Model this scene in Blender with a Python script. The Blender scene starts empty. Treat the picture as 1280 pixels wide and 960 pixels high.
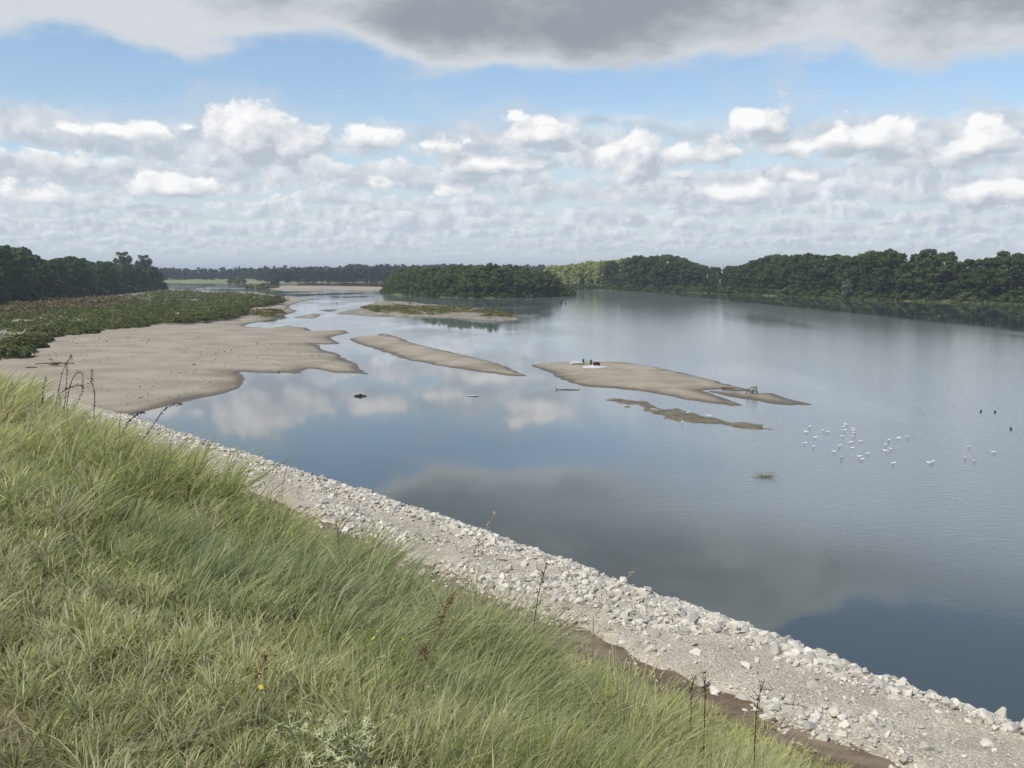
import bpy, bmesh, math, random
import numpy as np
from mathutils import Vector

# ---------------------------------------------------------------- camera, world, sun, exposure
scene = bpy.context.scene
COL = scene.collection
F, CX, CY, HY, CAMZ = 1240.0, 640.0, 480.0, 340.0, 10.5     # focal length, centre and horizon row in pixels; eye above the water
PITCH = math.atan((CY - HY) / F)
cam_d = bpy.data.cameras.new('camera'); cam = bpy.data.objects.new('camera', cam_d); COL.objects.link(cam)
cam_d.sensor_width = 36.0; cam_d.lens = 36.0 * F / 1280.0
cam_d.clip_start = 0.05; cam_d.clip_end = 20000
cam.location = (0, 0, CAMZ); cam.rotation_euler = (math.pi / 2 - PITCH, 0, 0)
scene.camera = cam

SUN_AZ, SUN_EL = math.radians(-132), math.radians(54)
SKY = 0.15
sun_d = bpy.data.lights.new('sun', 'SUN'); sun = bpy.data.objects.new('sun', sun_d); COL.objects.link(sun)
sun_d.energy = 3.9; sun_d.angle = math.radians(0.6); sun_d.color = (1.0, 0.95, 0.86)
to_sun = Vector((math.sin(SUN_AZ) * math.cos(SUN_EL), math.cos(SUN_AZ) * math.cos(SUN_EL), math.sin(SUN_EL)))
sun.rotation_euler = to_sun.to_track_quat('Z', 'Y').to_euler(); sun.location = (0, 0, 60)
scene.view_settings.view_transform = 'Standard'; scene.view_settings.look = 'None'
scene.view_settings.gamma = 1.0; scene.view_settings.use_curve_mapping = False
scene.view_settings.exposure = 0.0
scene.cycles.use_denoising = True
scene.cycles.max_bounces = 6; scene.cycles.diffuse_bounces = 2; scene.cycles.glossy_bounces = 2
scene.cycles.transmission_bounces = 2; scene.cycles.volume_bounces = 0; scene.cycles.transparent_max_bounces = 4


# ---- small node-tree algebra
class S:
    tree = None
    def __init__(s, sock): s.k = sock
    @staticmethod
    def node(t): return S.tree.nodes.new(t)
    @staticmethod
    def put(sock, v):
        if isinstance(v, S): S.tree.links.new(v.k, sock)
        else: sock.default_value = v
    @staticmethod
    def m(op, a, b=None, c=None, clamp=False):
        n = S.node('ShaderNodeMath'); n.operation = op; n.use_clamp = clamp
        S.put(n.inputs[0], a)
        if b is not None: S.put(n.inputs[1], b)
        if c is not None: S.put(n.inputs[2], c)
        return S(n.outputs[0])
    def __add__(a, b): return S.m('ADD', a, b)
    def __radd__(a, b): return S.m('ADD', b, a)
    def __sub__(a, b): return S.m('SUBTRACT', a, b)
    def __rsub__(a, b): return S.m('SUBTRACT', b, a)
    def __mul__(a, b): return S.m('MULTIPLY', a, b)
    def __rmul__(a, b): return S.m('MULTIPLY', b, a)
    def __truediv__(a, b): return S.m('DIVIDE', a, b)
    def __rtruediv__(a, b): return S.m('DIVIDE', b, a)
def smin(a, b): return S.m('MINIMUM', a, b)
def smax(a, b): return S.m('MAXIMUM', a, b)
def sstep(x, a, b, lo=0.0, hi=1.0):
    n = S.node('ShaderNodeMapRange'); n.interpolation_type = 'SMOOTHSTEP'
    S.put(n.inputs[0], x)
    for i, v in ((1, a), (2, b), (3, lo), (4, hi)): S.put(n.inputs[i], v)
    return S(n.outputs[0])
def lstep(x, a, b, lo=0.0, hi=1.0):
    n = S.node('ShaderNodeMapRange'); S.put(n.inputs[0], x)
    for i, v in ((1, a), (2, b), (3, lo), (4, hi)): S.put(n.inputs[i], v)
    return S(n.outputs[0])
def vec(x, y, z):
    n = S.node('ShaderNodeCombineXYZ')
    for i, v in enumerate((x, y, z)): S.put(n.inputs[i], v)
    return S(n.outputs[0])
def xyz(v):
    n = S.node('ShaderNodeSeparateXYZ'); S.put(n.inputs[0], v)
    return [S(o) for o in n.outputs]
def noise(v, scale, detail=3.0, rough=0.5, dist=0.0):
    n = S.node('ShaderNodeTexNoise'); S.put(n.inputs['Vector'], v)
    for k, x in (('Scale', scale), ('Detail', detail), ('Roughness', rough), ('Distortion', dist)): n.inputs[k].default_value = x
    return S(n.outputs[0])
def voro(v, scale, out='Distance', feature='F1'):
    n = S.node('ShaderNodeTexVoronoi'); n.feature = feature; S.put(n.inputs['Vector'], v); n.inputs['Scale'].default_value = scale
    return S(n.outputs[out])
def mixc(f, a, b, blend='MIX'):
    n = S.node('ShaderNodeMix'); n.data_type = 'RGBA'; n.blend_type = blend
    S.put(n.inputs[0], f)
    for i, v in ((6, a), (7, b)):
        if isinstance(v, S): S.put(n.inputs[i], v)
        else: n.inputs[i].default_value = (*v[:3], 1)
    return S(n.outputs[2])
def rgbscale(c, k):
    n = S.node('ShaderNodeVectorMath'); n.operation = 'SCALE'; S.put(n.inputs[0], c); S.put(n.inputs[3], k)
    return S(n.outputs[0])
def geo(out='Position'): return S(S.node('ShaderNodeNewGeometry').outputs[out])
def attr(name):
    n = S.node('ShaderNodeAttribute'); n.attribute_name = name
    return n

# ---- pixels of the photograph (1280 x 960) to directions and to points on a level plane
def ray(px, py):
    a, b = (px - CX) / F, -(py - CY) / F
    cp, sp = math.cos(PITCH), math.sin(PITCH)
    v = np.array((a, cp + b * sp, -sp + b * cp))
    return v / np.linalg.norm(v)
def at(px, py, z=0.0):
    v = ray(px, py); k = (z - CAMZ) / v[2]
    return np.array((v[0] * k, v[1] * k, z))
def uv(px, py):
    v = ray(px, py); return math.atan2(v[0], v[1]), math.asin(v[2])

# ---- the sky: Nishita with broken cumulus
world = bpy.data.worlds.new('World'); scene.world = world; world.use_nodes = True
S.tree = world.node_tree; S.tree.nodes.clear()
sky_n = S.node('ShaderNodeTexSky'); sky_n.sky_type = 'NISHITA'; sky_n.sun_disc = False
sky_n.sun_elevation = SUN_EL; sky_n.sun_rotation = SUN_AZ % (2 * math.pi)
sky_n.altitude = 100; sky_n.air_density = 1.0; sky_n.dust_density = 0.8; sky_n.ozone_density = 1.6
tc = S.node('ShaderNodeTexCoord'); D = S(tc.outputs['Generated'])
dx, dy, dz = xyz(D)
u = S.m('ARCTAN2', dx, dy); v = S.m('ARCSINE', dz)
vp = smax(v, 0.004)
base = S(sky_n.outputs[0])

def over(under, colour, alpha): return mixc(alpha, under, colour)
K = 1.0 / SKY
def KC(*c): return tuple(q * K for q in c)

# pale veil of many small far clouds low down
wn = noise(vec(u * 1.0, v * 3.0, 3.1), 7.0, 4.0, 0.6)
lowveil = sstep(v + (wn - 0.5) * 0.09, 0.135, 0.015) * 0.80
col = over(base, KC(.56, .65, .74), lowveil)

# rows of cumulus: flat bases, heaped tops, bigger and sparser the higher they stand
def rows(col, off, seed, cover, strength):
    wob = noise(vec(u * 3.0, seed, v * 4.0), 2.0, 3.0)
    L = S.m('LOGARITHM', vp + 0.016, math.e) * 3.3 + (off + (wob - 0.5) * 1.6)
    k = S.m('FLOOR', L); f = L - k
    size = S.m('EXPONENT', k * (-1 / 3.3))
    big = noise(vec(u * size * 0.75, k * 7.3 + seed, f * 0.35), 1.0, 5.0, 0.6)
    puff = noise(vec(u * size * 2.4, k * 3.7 + seed, f * 0.8), 1.0, 5.0, 0.62)
    puff2 = noise(vec(u * size * 2.4 - 0.2, k * 3.7 + seed, f * 0.8 + 0.2), 1.0, 3.0, 0.6)
    top = (big - cover) * 3.6 + (puff - 0.5) * 1.5
    a = sstep(top - f, -0.02, 0.24) * sstep(f + (puff - 0.5) * 0.3, 0.0, 0.22)
    lit = S.m('ADD', sstep(f / smax(top, 0.15), 0.35, 1.0) * 0.55, (puff - puff2) * 3.8 + 0.28, clamp=True)
    c = mixc(lit, mixc(sstep(v, .02, .14), KC(.54, .61, .69), KC(.48, .54, .61)), mixc(sstep(v, .01, .10), KC(.74, .79, .84), KC(.95, .96, .96)))
    fade = sstep(v, 0.004, 0.03) * sstep(v + (wob - 0.5) * 0.06, 0.158, 0.122)
    return over(col, c, a * fade * strength)
col = rows(col, 0.0, 2.7, 0.26, 0.9)
col = rows(col, 0.5, 9.4, 0.31, 0.9)

# the larger single clouds that stand over the river (pixel centre, half width, height up, height down)
CL = [(322, 176, 36, 24, 20, 1.55), (150, 162, 90, 16, 13, .85), (262, 160, 50, 14, 10, .8), (450, 174, 60, 18, 14, 1.0), (530, 178, 40, 14, 12, .95), (665, 168, 50, 15, 15, 1.45), (800, 192, 32, 18, 20, 1.6), (860, 196, 34, 13, 13, 1.3),
      (935, 152, 22, 18, 16, 1.9), (960, 186, 36, 12, 12, 1.5), (1090, 172, 46, 15, 13, 1.2), (1195, 182, 50, 17, 14, 1.45), (555, 238, 100, 18, 14, .95), (52, 242, 50, 20, 12, 1.0),
      (890, 240, 80, 16, 13, .95), (1235, 240, 45, 18, 14, .95), (205, 234, 55, 18, 12, .95), (620, 206, 60, 14, 12, .95), (1020, 222, 60, 14, 12, .95)]
CP = vec(u, v * 1.3, 0.4); CS = vec(u - 0.008, v * 1.3 + 0.014, 0.4)
def billow(p, detail):
    n = noise(p, 17.0, detail, 0.6)
    return (n - 0.5) * 4.2 + (0.42 - voro(p, 38.0)) * 0.42
bill = billow(CP, 6.0); bill_s = billow(CS, 4.0)
wv = noise(vec(u, v, 8.0), 16.0, 3.0); wh = noise(vec(u, v, 5.0), 11.0, 2.0)
wu = u + (wh - 0.5) * 0.16; wvv = v + (wv - 0.5) * 0.026
def blobs(uu, vv):
    E = None
    for (px, py, hw, hu, hd, gain) in CL:
        u0, v0 = uv(px, py)
        a, bu, bd = hw / F, hu / F, hd / F
        du = (uu - u0) * (1 / a); dv = vv - v0
        dvv = smax(dv * (1 / bu), dv * (-1 / bd))
        e = S.m('MULTIPLY_ADD', du, du, dvv * dvv)
        e = gain + 0.12 - S.m('SQRT', e)
        E = e if E is None else smax(E, e)
    return E
E0 = blobs(wu, wvv); E1 = blobs(wu - 0.010, wvv + 0.014)
d0 = E0 + bill; d1 = E1 + bill_s
lit = S.m('ADD', (d0 - d1) * 0.70 + sstep(d0, 0.9, 0.0) * 0.10, 0.26, clamp=True)
c = mixc(lit, KC(.51, .57, .64), KC(.99, .99, .99))
col = over(col, KC(.60, .66, .73), sstep(E0 * 0.45 + bill * 0.8, -1.0, 0.5) * 0.6)
col = over(col, c, sstep(d0, 0.0, 0.48))

# the broad grey deck overhead, its far edge seen in the light
pv = smax(v, 0.06)
pl = vec(dx / S.m('SINE', pv), dy / S.m('SINE', pv) * 0.8, 1.7)
dn = noise(pl, 0.42, 6.0, 0.55)
dn2 = noise(vec(u * 1.4, v * 2.8, 5.5), 4.0, 6.0, 0.58)
dn3 = noise(vec(u * 1.0, v * 2.6, 2.5), 2.2, 3.0, 0.5)
u_gap, _ = uv(400, 40)
gap = S.m('ABSOLUTE', u - u_gap)
edge = 0.193 + sstep(gap, 0.11, 0.0) * 0.034 + sstep(u, 0.1, 0.5) * (-0.014)
hole = sstep(u, 0.14, 0.36)
band = sstep(v, edge - 0.02, edge + 0.05) * sstep(v + hole * 0.092 + (dn3 - 0.5) * 0.05 + (dn2 - 0.5) * 0.14, 0.425, 0.37)
cover = (dn - 0.55) * 1.3 + (dn2 - 0.5) * 0.9 + band * 0.62 - 0.08 - sstep(v + hole * 0.092, 0.37, 0.42) * 0.32
dn4 = noise(vec(u, v * 1.6, 7.7), 15.0, 5.0, 0.6)
cover = cover + (dn4 - 0.5) * 0.45
cover = cover * sstep(v + (dn2 - 0.5) * 0.06, edge - 0.045, edge + 0.02)
alpha = sstep(cover, 0.02, 0.28)
dark = sstep(cover * 0.8 + (dn2 - 0.5) * 0.7 + (dn3 - 0.5) * 1.0 - sstep(u, 0.0, -0.35) * 0.18 + sstep(u, -0.1, 0.25) * 0.10, 0.16, 0.72)
c = mixc(dark, KC(.66, .70, .735), KC(.31, .35, .39))
col = over(col, c, alpha)
bg = S.node('ShaderNodeBackground'); S.put(bg.inputs[0], col); bg.inputs[1].default_value = SKY
wo = S.node('ShaderNodeOutputWorld'); S.tree.links.new(bg.outputs[0], wo.inputs[0])
world.cycles.sampling_method = 'MANUAL'; world.cycles.sample_map_resolution = 512

# ---------------------------------------------------------------- helpers
rng = np.random.default_rng(11); random.seed(11)
def lerp(a, b, t): return a + (b - a) * t
def sm(x, a, b):
    t = np.clip((x - a) / (b - a), 0, 1); return t * t * (3 - 2 * t)
def _h(ix, iy, s):
    n = (ix.astype(np.int64) * 374761393 + iy.astype(np.int64) * 668265263 + s * 974711) & 0x7fffffff
    n = ((n ^ (n >> 13)) * 1274126177) & 0x7fffffff
    return ((n ^ (n >> 16)) & 0xffff) / 65535.0
def vnoise(x, y, s=0):
    x = np.asarray(x, float); y = np.asarray(y, float)
    ix, iy = np.floor(x), np.floor(y); fx, fy = x - ix, y - iy
    fx = fx * fx * (3 - 2 * fx); fy = fy * fy * (3 - 2 * fy)
    return lerp(lerp(_h(ix, iy, s), _h(ix + 1, iy, s), fx), lerp(_h(ix, iy + 1, s), _h(ix + 1, iy + 1, s), fx), fy)
def fbm(x, y, s=0, o=4):
    r, a, t = 0, .5, 0
    for i in range(o):
        r = r + a * vnoise(x * 2 ** i, y * 2 ** i, s + i * 17); t += a; a *= .5
    return r / t

def mesh(name, verts, faces, mat=None, smooth=False, colour=None):
    """verts (n,3); faces: (m,k) array or list of such arrays"""
    me = bpy.data.meshes.new(name)
    verts = np.asarray(verts, np.float32)
    fl = [np.asarray(q) for q in (faces if isinstance(faces, list) else [faces]) if len(q)]
    me.vertices.add(len(verts)); me.vertices.foreach_set('co', verts.ravel())
    nl = sum(q.size for q in fl); me.loops.add(nl)
    me.loops.foreach_set('vertex_index', np.concatenate([q.ravel() for q in fl]).astype(np.int32))
    tot = np.concatenate([np.full(len(q), q.shape[1]) for q in fl])
    me.polygons.add(len(tot))
    me.polygons.foreach_set('loop_start', np.concatenate(([0], np.cumsum(tot)[:-1])).astype(np.int32))
    me.polygons.foreach_set('use_smooth', np.full(len(tot), smooth))
    if colour is not None:
        a = me.attributes.new('Col', 'FLOAT_COLOR', 'POINT')
        cc = np.ones((len(verts), 4), np.float32); cc[:, :colour.shape[1]] = colour
        a.data.foreach_set('color', cc.ravel())
    me.update(calc_edges=True)
    if mat: me.materials.append(mat)
    return me
def obj(name, me, parent=None, loc=None, kind=None, label=None, cat=None, group=None):
    o = bpy.data.objects.new(name, me); COL.objects.link(o)
    if parent: o.parent = parent
    if loc is not None: o.location = loc
    for k, x in (('kind', kind), ('label', label), ('category', cat), ('group', group)):
        if x: o[k] = x
    return o
def grid_faces(nu, nv):
    i = np.arange(nu - 1)[:, None] * nv + np.arange(nv - 1)[None, :]
    return np.stack((i, i + nv, i + nv + 1, i + 1), -1).reshape(-1, 4)

def tube(pts, rad, sides=6):
    """tapered tube along pts -> verts, quads"""
    pts = np.asarray(pts, float); n = len(pts)
    rad = np.broadcast_to(np.asarray(rad, float), (n,))
    tan = np.gradient(pts, axis=0); tan /= np.linalg.norm(tan, axis=1)[:, None] + 1e-9
    ref = np.array((0.31, 0.17, 0.93)); a = np.cross(tan, ref); a /= np.linalg.norm(a, axis=1)[:, None] + 1e-9
    b = np.cross(tan, a); th = np.arange(sides) * 2 * math.pi / sides
    vs = pts[:, None] + rad[:, None, None] * (np.cos(th)[None, :, None] * a[:, None] + np.sin(th)[None, :, None] * b[:, None])
    vs = vs.reshape(-1, 3); fs = []
    for i in range(n - 1):
        for j in range(sides):
            k = (j + 1) % sides
            fs.append((i * sides + j, i * sides + k, (i + 1) * sides + k, (i + 1) * sides + j))
    e = (n - 1) * sides
    for j in range(1, sides - 2, 2): fs.append((e, e + j, e + j + 1, e + j + 2))
    return vs, np.array(fs)
def join(parts):
    V, Q, o = [], {}, 0
    for vs, fs in parts:
        vs = np.asarray(vs, float)
        for q in (fs if isinstance(fs, list) else [fs]):
            q = np.asarray(q)
            if len(q): Q.setdefault(q.shape[1], []).append(q + o)
        V.append(vs); o += len(vs)
    return np.concatenate(V), [np.concatenate(x) for x in Q.values()]

# ---------------------------------------------------------------- materials
def material(name, fn, rough=0.9, spec=0.2):
    m = bpy.data.materials.new(name); m.use_nodes = True; S.tree = m.node_tree
    p = m.node_tree.nodes['Principled BSDF']; p.inputs['Roughness'].default_value = rough
    p.inputs['Specular IOR Level'].default_value = spec
    fn(p); return m
def bump(p, h, strength=0.5, dist=0.02):
    b = S.node('ShaderNodeBump'); b.inputs['Strength'].default_value = strength; b.inputs['Distance'].default_value = dist
    S.put(b.inputs['Height'], h); S.tree.links.new(b.outputs[0], p.inputs['Normal'])

def m_water(p):
    P = geo(); x, y, z = xyz(P)
    big = noise(P, 0.035, 3.0)
    streak = noise(vec(x * 0.045, y * 0.016, 0.0), 1.0, 3.0)
    r = sstep(x + (big - 0.5) * 16 - smax(42.0 - y, 0.0) * 0.8, 3.0, 15.0)
    r = smax(r, sstep(y + (big - 0.5) * 60, 120.0, 170.0) * sstep(streak, 0.42, 0.58))
    calm = sstep(x + smax(y - 181.0, 0.0) * 0.063 + (big - .5) * 10, 96.0, 88.0)
    r = smin(smax(r, 0.025) * sstep(streak, 0.30, 0.45, 0.55, 1.0), smax(calm, 0.04))
    w1 = noise(vec(x * 0.9, y * 1.6, 0.0), 1.5, 3.0, 0.6)
    w2 = noise(vec(x * 1.1 + y * .4, y * 1.5 - x * .3, 4.0), 5.0, 2.0, 0.5)
    h = (w1 * 0.7 + w2 * 0.3) * r * sstep(y, 220.0, 40.0, 0.34, 1.0)
    b = S.node('ShaderNodeBump'); b.inputs['Strength'].default_value = 0.16; b.inputs['Distance'].default_value = 0.18
    S.put(b.inputs['Height'], h); S.tree.links.new(b.outputs[0], p.inputs['Normal'])
    # shoals: shallow sandy water to the right and out in the stream, deeper along the levee
    shoal = sstep(x + (big - 0.5) * 22 - smax(44.0 - y, 0.0) * 1.2, -6.0, 16.0) * calm
    shoal = smax(shoal, sstep(y + (big - .5) * 40, 100.0, 150.0) * calm * .8)
    S.put(p.inputs['Base Color'], mixc(shoal, (.054, .066, .064), mixc(streak, (.150, .170, .174), (.185, .204, .202))))
    S.put(p.inputs['Roughness'], lstep(r, 0.0, 1.0, 0.025, 0.085))
    p.inputs['IOR'].default_value = 1.42; p.inputs['Specular IOR Level'].default_value = 0.5
WATER = material('river_water', m_water)

def m_sand(p):
    P = geo(); x, y, z = xyz(P)
    n1 = noise(P, 0.18, 4.0); n2 = noise(vec(x * .22, y * .14, z), 1.0, 5.0, .65); n3 = noise(P, 5.0, 5.0, .75)
    c = mixc(sstep(n1, .35, .65), (.285, .245, .188), (.345, .302, .238))
    c = mixc(sstep(n2, .50, .70) * 0.4, c, (.22, .185, .13))
    c = mixc(sstep(n3, .56, .72) * 0.35, c, (.16, .14, .11))
    wet = sstep(z + (n2 - .5) * 0.14 + (n1 - .5) * .10, 0.13, 0.02)
    damp = sstep(z + (n1 - .5) * .30, 0.27, 0.04)
    c = mixc(damp * .66, c, (.175, .145, .095))
    c = mixc(wet, c, (.105, .085, .055))
    S.put(p.inputs['Base Color'], c); S.put(p.inputs['Roughness'], lstep(wet, 0, 1, .95, .45))
    bump(p, n3 * .7 + noise(P, 1.8, 4.0) * .5, .6, .05)
SAND = material('river_sand', m_sand)
def m_wetsand(p):
    P = geo(); n1 = noise(P, .8, 4.0, .6)
    S.put(p.inputs['Base Color'], mixc(sstep(n1, .35, .65), (.10, .085, .05), (.19, .16, .10)))
    p.inputs['Roughness'].default_value = .6; bump(p, n1, .5, .05)
WETSAND = material('wet_river_sand', m_wetsand)
def m_pebble(p):
    P = geo(); x, y, z = xyz(P); n1 = noise(P, .35, 5.0, .7); n2 = noise(vec(x * .5, y * .2, 3.0), 1.0, 5.0, .7); n3 = noise(P, 3.0, 4.0, .75)
    c = mixc(sstep(n1, .38, .62), (.19, .165, .125), (.33, .30, .25))
    c = mixc(sstep(n2, .50, .60) * .8, c, (.13, .125, .05))
    c = mixc(sstep(n3, .58, .70) * .6, c, (.09, .08, .06))
    c = mixc(sstep(z, .12, .0), c, (.10, .085, .055))
    S.put(p.inputs['Base Color'], c); bump(p, n3, .8, .12)
PEBBLE = material('weedy_pebbles', m_pebble)
def m_soil(p):
    P = geo(); n1 = noise(P, 1.1, 5.0, .6); n2 = noise(P, 14.0, 4.0, .7); n3 = noise(P, .25, 3.0)
    c = mixc(sstep(n1, .35, .65), (.14, .098, .060), (.24, .185, .125))
    c = mixc(sstep(n3, .5, .62) * .5, c, (.10, .072, .048))
    c = mixc(sstep(n2, .6, .72) * .5, c, (.33, .28, .22))
    S.put(p.inputs['Base Color'], c); bump(p, n1 * .5 + n2 * .3, .7, .06)
SOIL = material('brown_soil', m_soil)
def m_turf(p):
    P = geo(); n1 = noise(P, 1.4, 5.0, .65); n2 = noise(P, 18.0, 4.0, .7)
    c = mixc(sstep(n1, .38, .62), (.085, .075, .035), (.15, .125, .07))
    c = mixc(sstep(n2, .5, .7) * .6, c, (.10, .11, .035))
    S.put(p.inputs['Base Color'], c); bump(p, n2 * .4 + n1, .8, .05)
TURF = material('turf_soil', m_turf)
def m_gravel(p):
    P = geo(); n1 = noise(P, .8, 4.0, .6); vd = voro(P, 17.0); vc = voro(P, 17.0, 'Color'); n2 = noise(P, 30.0, 3.0, .7)
    c = mixc(sstep(n1, .4, .6), (.45, .40, .315), (.55, .495, .40))
    c = rgbscale(c, lstep(xyz(vc)[0], 0, 1, .78, 1.15))
    c = mixc(sstep(vd, .35, .6) * .45, c, (.27, .235, .18))
    c = mixc(sstep(n2, .6, .75) * .35, c, (.28, .24, .19))
    S.put(p.inputs['Base Color'], c); bump(p, n2 * .25 - vd * .9, .9, .04)
GRAVEL = material('limestone_gravel', m_gravel)
def m_stone(p):
    P = geo(); o = S.node('ShaderNodeObjectInfo'); rnd = S(o.outputs['Random']); isl = geo('Random Per Island')
    t = S.m('FRACT', rnd * 7.31 + isl * 3.17)
    n1 = noise(P, 6.0, 5.0, .65); n2 = noise(P, 40.0, 3.0, .7)
    c = mixc(sstep(t, .0, .55), (.33, .315, .28), (.53, .49, .41))
    c = mixc(sstep(t, .6, 1.0), c, (.65, .615, .53))
    c = mixc(sstep(n1, .55, .75) * .45, c, (.36, .32, .25))
    c = mixc(sstep(n2, .6, .8) * .4, c, (.28, .26, .23))
    S.put(p.inputs['Base Color'], c); bump(p, n1 * .6 + n2 * .3, .7, .03)
STONE = material('limestone', m_stone)
def m_land(p):
    P = geo(); n1 = noise(P, .06, 4.0, .6); n2 = noise(P, 1.2, 4.0, .6)
    c = mixc(sstep(n1, .4, .6), (.075, .095, .035), (.13, .13, .055))
    c = mixc(sstep(n2, .5, .7) * .5, c, (.05, .06, .025))
    S.put(p.inputs['Base Color'], c); bump(p, n2, .5, .2)
LAND = material('bank_grassland', m_land)
def m_meadow(p):
    P = geo(); n2 = noise(P, .05, 4.0, .6)
    S.put(p.inputs['Base Color'], mixc(sstep(n2, .4, .6), (.17, .20, .075), (.23, .24, .10)))
MEADOW = material('pale_meadow', m_meadow)

def leafy(name, cols, trans=.25, use_attr=False, scale=.35):
    m = bpy.data.materials.new(name); m.use_nodes = True; S.tree = m.node_tree; S.tree.nodes.clear()
    P = geo(); o = S.node('ShaderNodeObjectInfo'); rnd = S(o.outputs['Random']); isl = geo('Random Per Island')
    if use_attr: c = S(attr('Col').outputs['Color'])
    else:
        n = noise(P, scale, 3.0, .6)
        c = mixc(sstep(n, .35, .65), cols[0], cols[1])
        c = mixc(rnd * .8, c, cols[2])
        r2 = S.m('FRACT', rnd * 17.3); c = mixc(sstep(r2, .72, 1.0) * .35, c, mixc(.5, c, (.20, .22, .06)))
        c = rgbscale(c, lstep(isl, 0, 1, .78, 1.22) * lstep(S.m('FRACT', rnd * 5.7), 0, 1, .8, 1.3))
    d = S.node('ShaderNodeBsdfDiffuse'); S.put(d.inputs[0], c)
    t = S.node('ShaderNodeBsdfTranslucent'); S.put(t.inputs[0], c)
    mx = S.node('ShaderNodeMixShader'); mx.inputs[0].default_value = trans
    S.tree.links.new(d.outputs[0], mx.inputs[1]); S.tree.links.new(t.outputs[0], mx.inputs[2])
    out = S.node('ShaderNodeOutputMaterial'); S.tree.links.new(mx.outputs[0], out.inputs[0])
    return m
LEAF_DARK = leafy('dark_foliage', ((.056, .088, .026), (.092, .135, .036), (.068, .092, .034)))  # cloud shade over the right bank is put into this darker green
LEAF_LEFT = leafy('left_wood_foliage', ((.062, .095, .034), (.094, .136, .042), (.074, .104, .042)))  # plain green of the left wood's crowns
LEAF_MID = leafy('green_foliage', ((.070, .108, .026), (.105, .150, .036), (.080, .115, .034)))
LEAF_LIGHT = leafy('pale_sunlit_foliage', ((.33, .38, .115), (.44, .47, .16), (.34, .38, .13)), .35)  # lighter willow green, with sunlight also put into the colour
LEAF_GREY = leafy('grey_green_foliage', ((.13, .16, .12), (.18, .21, .15), (.14, .17, .12)), .3)
LEAF_BUSH = leafy('low_shrub_foliage', ((.090, .112, .036), (.135, .158, .050), (.125, .132, .052)), .25, scale=.25)
LEAF_YEL = leafy('yellow_green_foliage', ((.17, .20, .04), (.22, .24, .06), (.19, .21, .05)), .3)
LEAF_RUST = leafy('rusty_dock_foliage', ((.19, .155, .085), (.15, .14, .065), (.20, .15, .08)), .25, scale=.12)
LEAF_MOSS = leafy('olive_weed_foliage', ((.11, .11, .03), (.16, .15, .045), (.12, .12, .04)), .2)
LEAF_FAR = leafy('far_wood_foliage', ((.036, .056, .028), (.055, .078, .034), (.045, .064, .034)), .2, scale=.05)
GRASS = leafy('grass_blades', (), .5, True)
def plain(name, c, rough=.8, var=.25, sc=8.0):
    def fn(p):
        P = geo(); n = noise(P, sc, 4.0, .6)
        S.put(p.inputs['Base Color'], mixc(sstep(n, .35, .65), tuple(x * (1 - var) for x in c), tuple(min(1, x * (1 + var)) for x in c)))
        bump(p, n, .4, .02)
    return material(name, fn, rough)
BARK = plain('bark', (.075, .062, .048), .95, .35, 3.0)
DEADWOOD = plain('dark_driftwood', (.05, .044, .038), .8, .4)
GREYWOOD = plain('grey_driftwood', (.16, .15, .13), .85, .35)
PALEWOOD = plain('bleached_wood', (.50, .48, .44), .8, .15)
SHEET = plain('white_sheet', (.52, .51, .50), .8, .12, 3.0)
CRATE = plain('dark_crate', (.045, .032, .030), .7, .3)
STEM = plain('dark_dry_stem', (.060, .038, .026), .9, .4, 30.0)
STRAWSTEM = plain('straw_stem', (.36, .31, .18), .9, .25, 20.0)
THISTLE = plain('pale_thistle', (.36, .37, .20), .9, .25, 30.0)
RUST = plain('rusty_seed', (.17, .085, .042), .9, .45, 40.0)
YELLOW = plain('yellow_petal', (.75, .60, .04), .7, .1)
FLOWERSTEM = plain('green_stem', (.12, .16, .05), .9, .2)
WHITEF = plain('white_feather', (.80, .80, .79), .8, .05)
GREYF = plain('grey_feather', (.58, .60, .62), .8, .1)
DARKF = plain('dark_feather', (.045, .038, .034), .8, .2)
BEAK = plain('red_beak', (.30, .05, .03), .6, .1)
GREYWEED = plain('dead_weed', (.20, .19, .13), .9, .3)

# ---------------------------------------------------------------- the setting
# the river: one level sheet to the horizon
W = 4000.0
obj('river', mesh('river', [(-W, -200, 0), (W, -200, 0), (W, W, 0), (-W, W, 0)], np.array([(0, 1, 2, 3)]), WATER), kind='structure')

# the levee runs off to the left: t = distance towards the river, s = distance along it
NV = np.array((.768, .640)); DV = np.array((-.640, .768))
def st(x, y): return x * DV[0] + y * DV[1], x * NV[0] + y * NV[1]
def xy(s, t): return s * DV[0] + t * NV[0], s * DV[1] + t * NV[1]
PT = np.array([-600, -45, -22, -4, 0.6, 1.6, 2.6, 3.6, 4.6, 7.0, 10.0, 13.0, 16.0, 17.2, 18.0, 18.6, 21.0, 21.8, 22.8, 24.6, 30.0])
PZ = np.array([3.5, 3.5, 4.0, 8.9, 8.90, 8.80, 8.50, 8.05, 7.42, 5.90, 4.10, 2.55, 1.45, 1.25, 1.22, 1.25, 1.02, .95, .45, -.7, -1.5])
def levee_z(s, t):
    z = np.interp(t, PT, PZ)
    near = sm(t, 0.8, 3.0) * (1 - .6 * sm(t, 5, 8)) * (1 - sm(t, 15.0, 17.0))
    z = z - .80 * (1 - sm(s, -1, 8)) * sm(t, 1.4, 4.0) * (1 - sm(t, 9, 16))
    z = z + .42 * sm(s, 6, 16) * sm(t, 1.5, 4.5) * (1 - sm(t, 5.5, 14))
    return z + (fbm(s * .35, t * .5, 3, 3) - .5) * (.10 + .30 * near)
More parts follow.
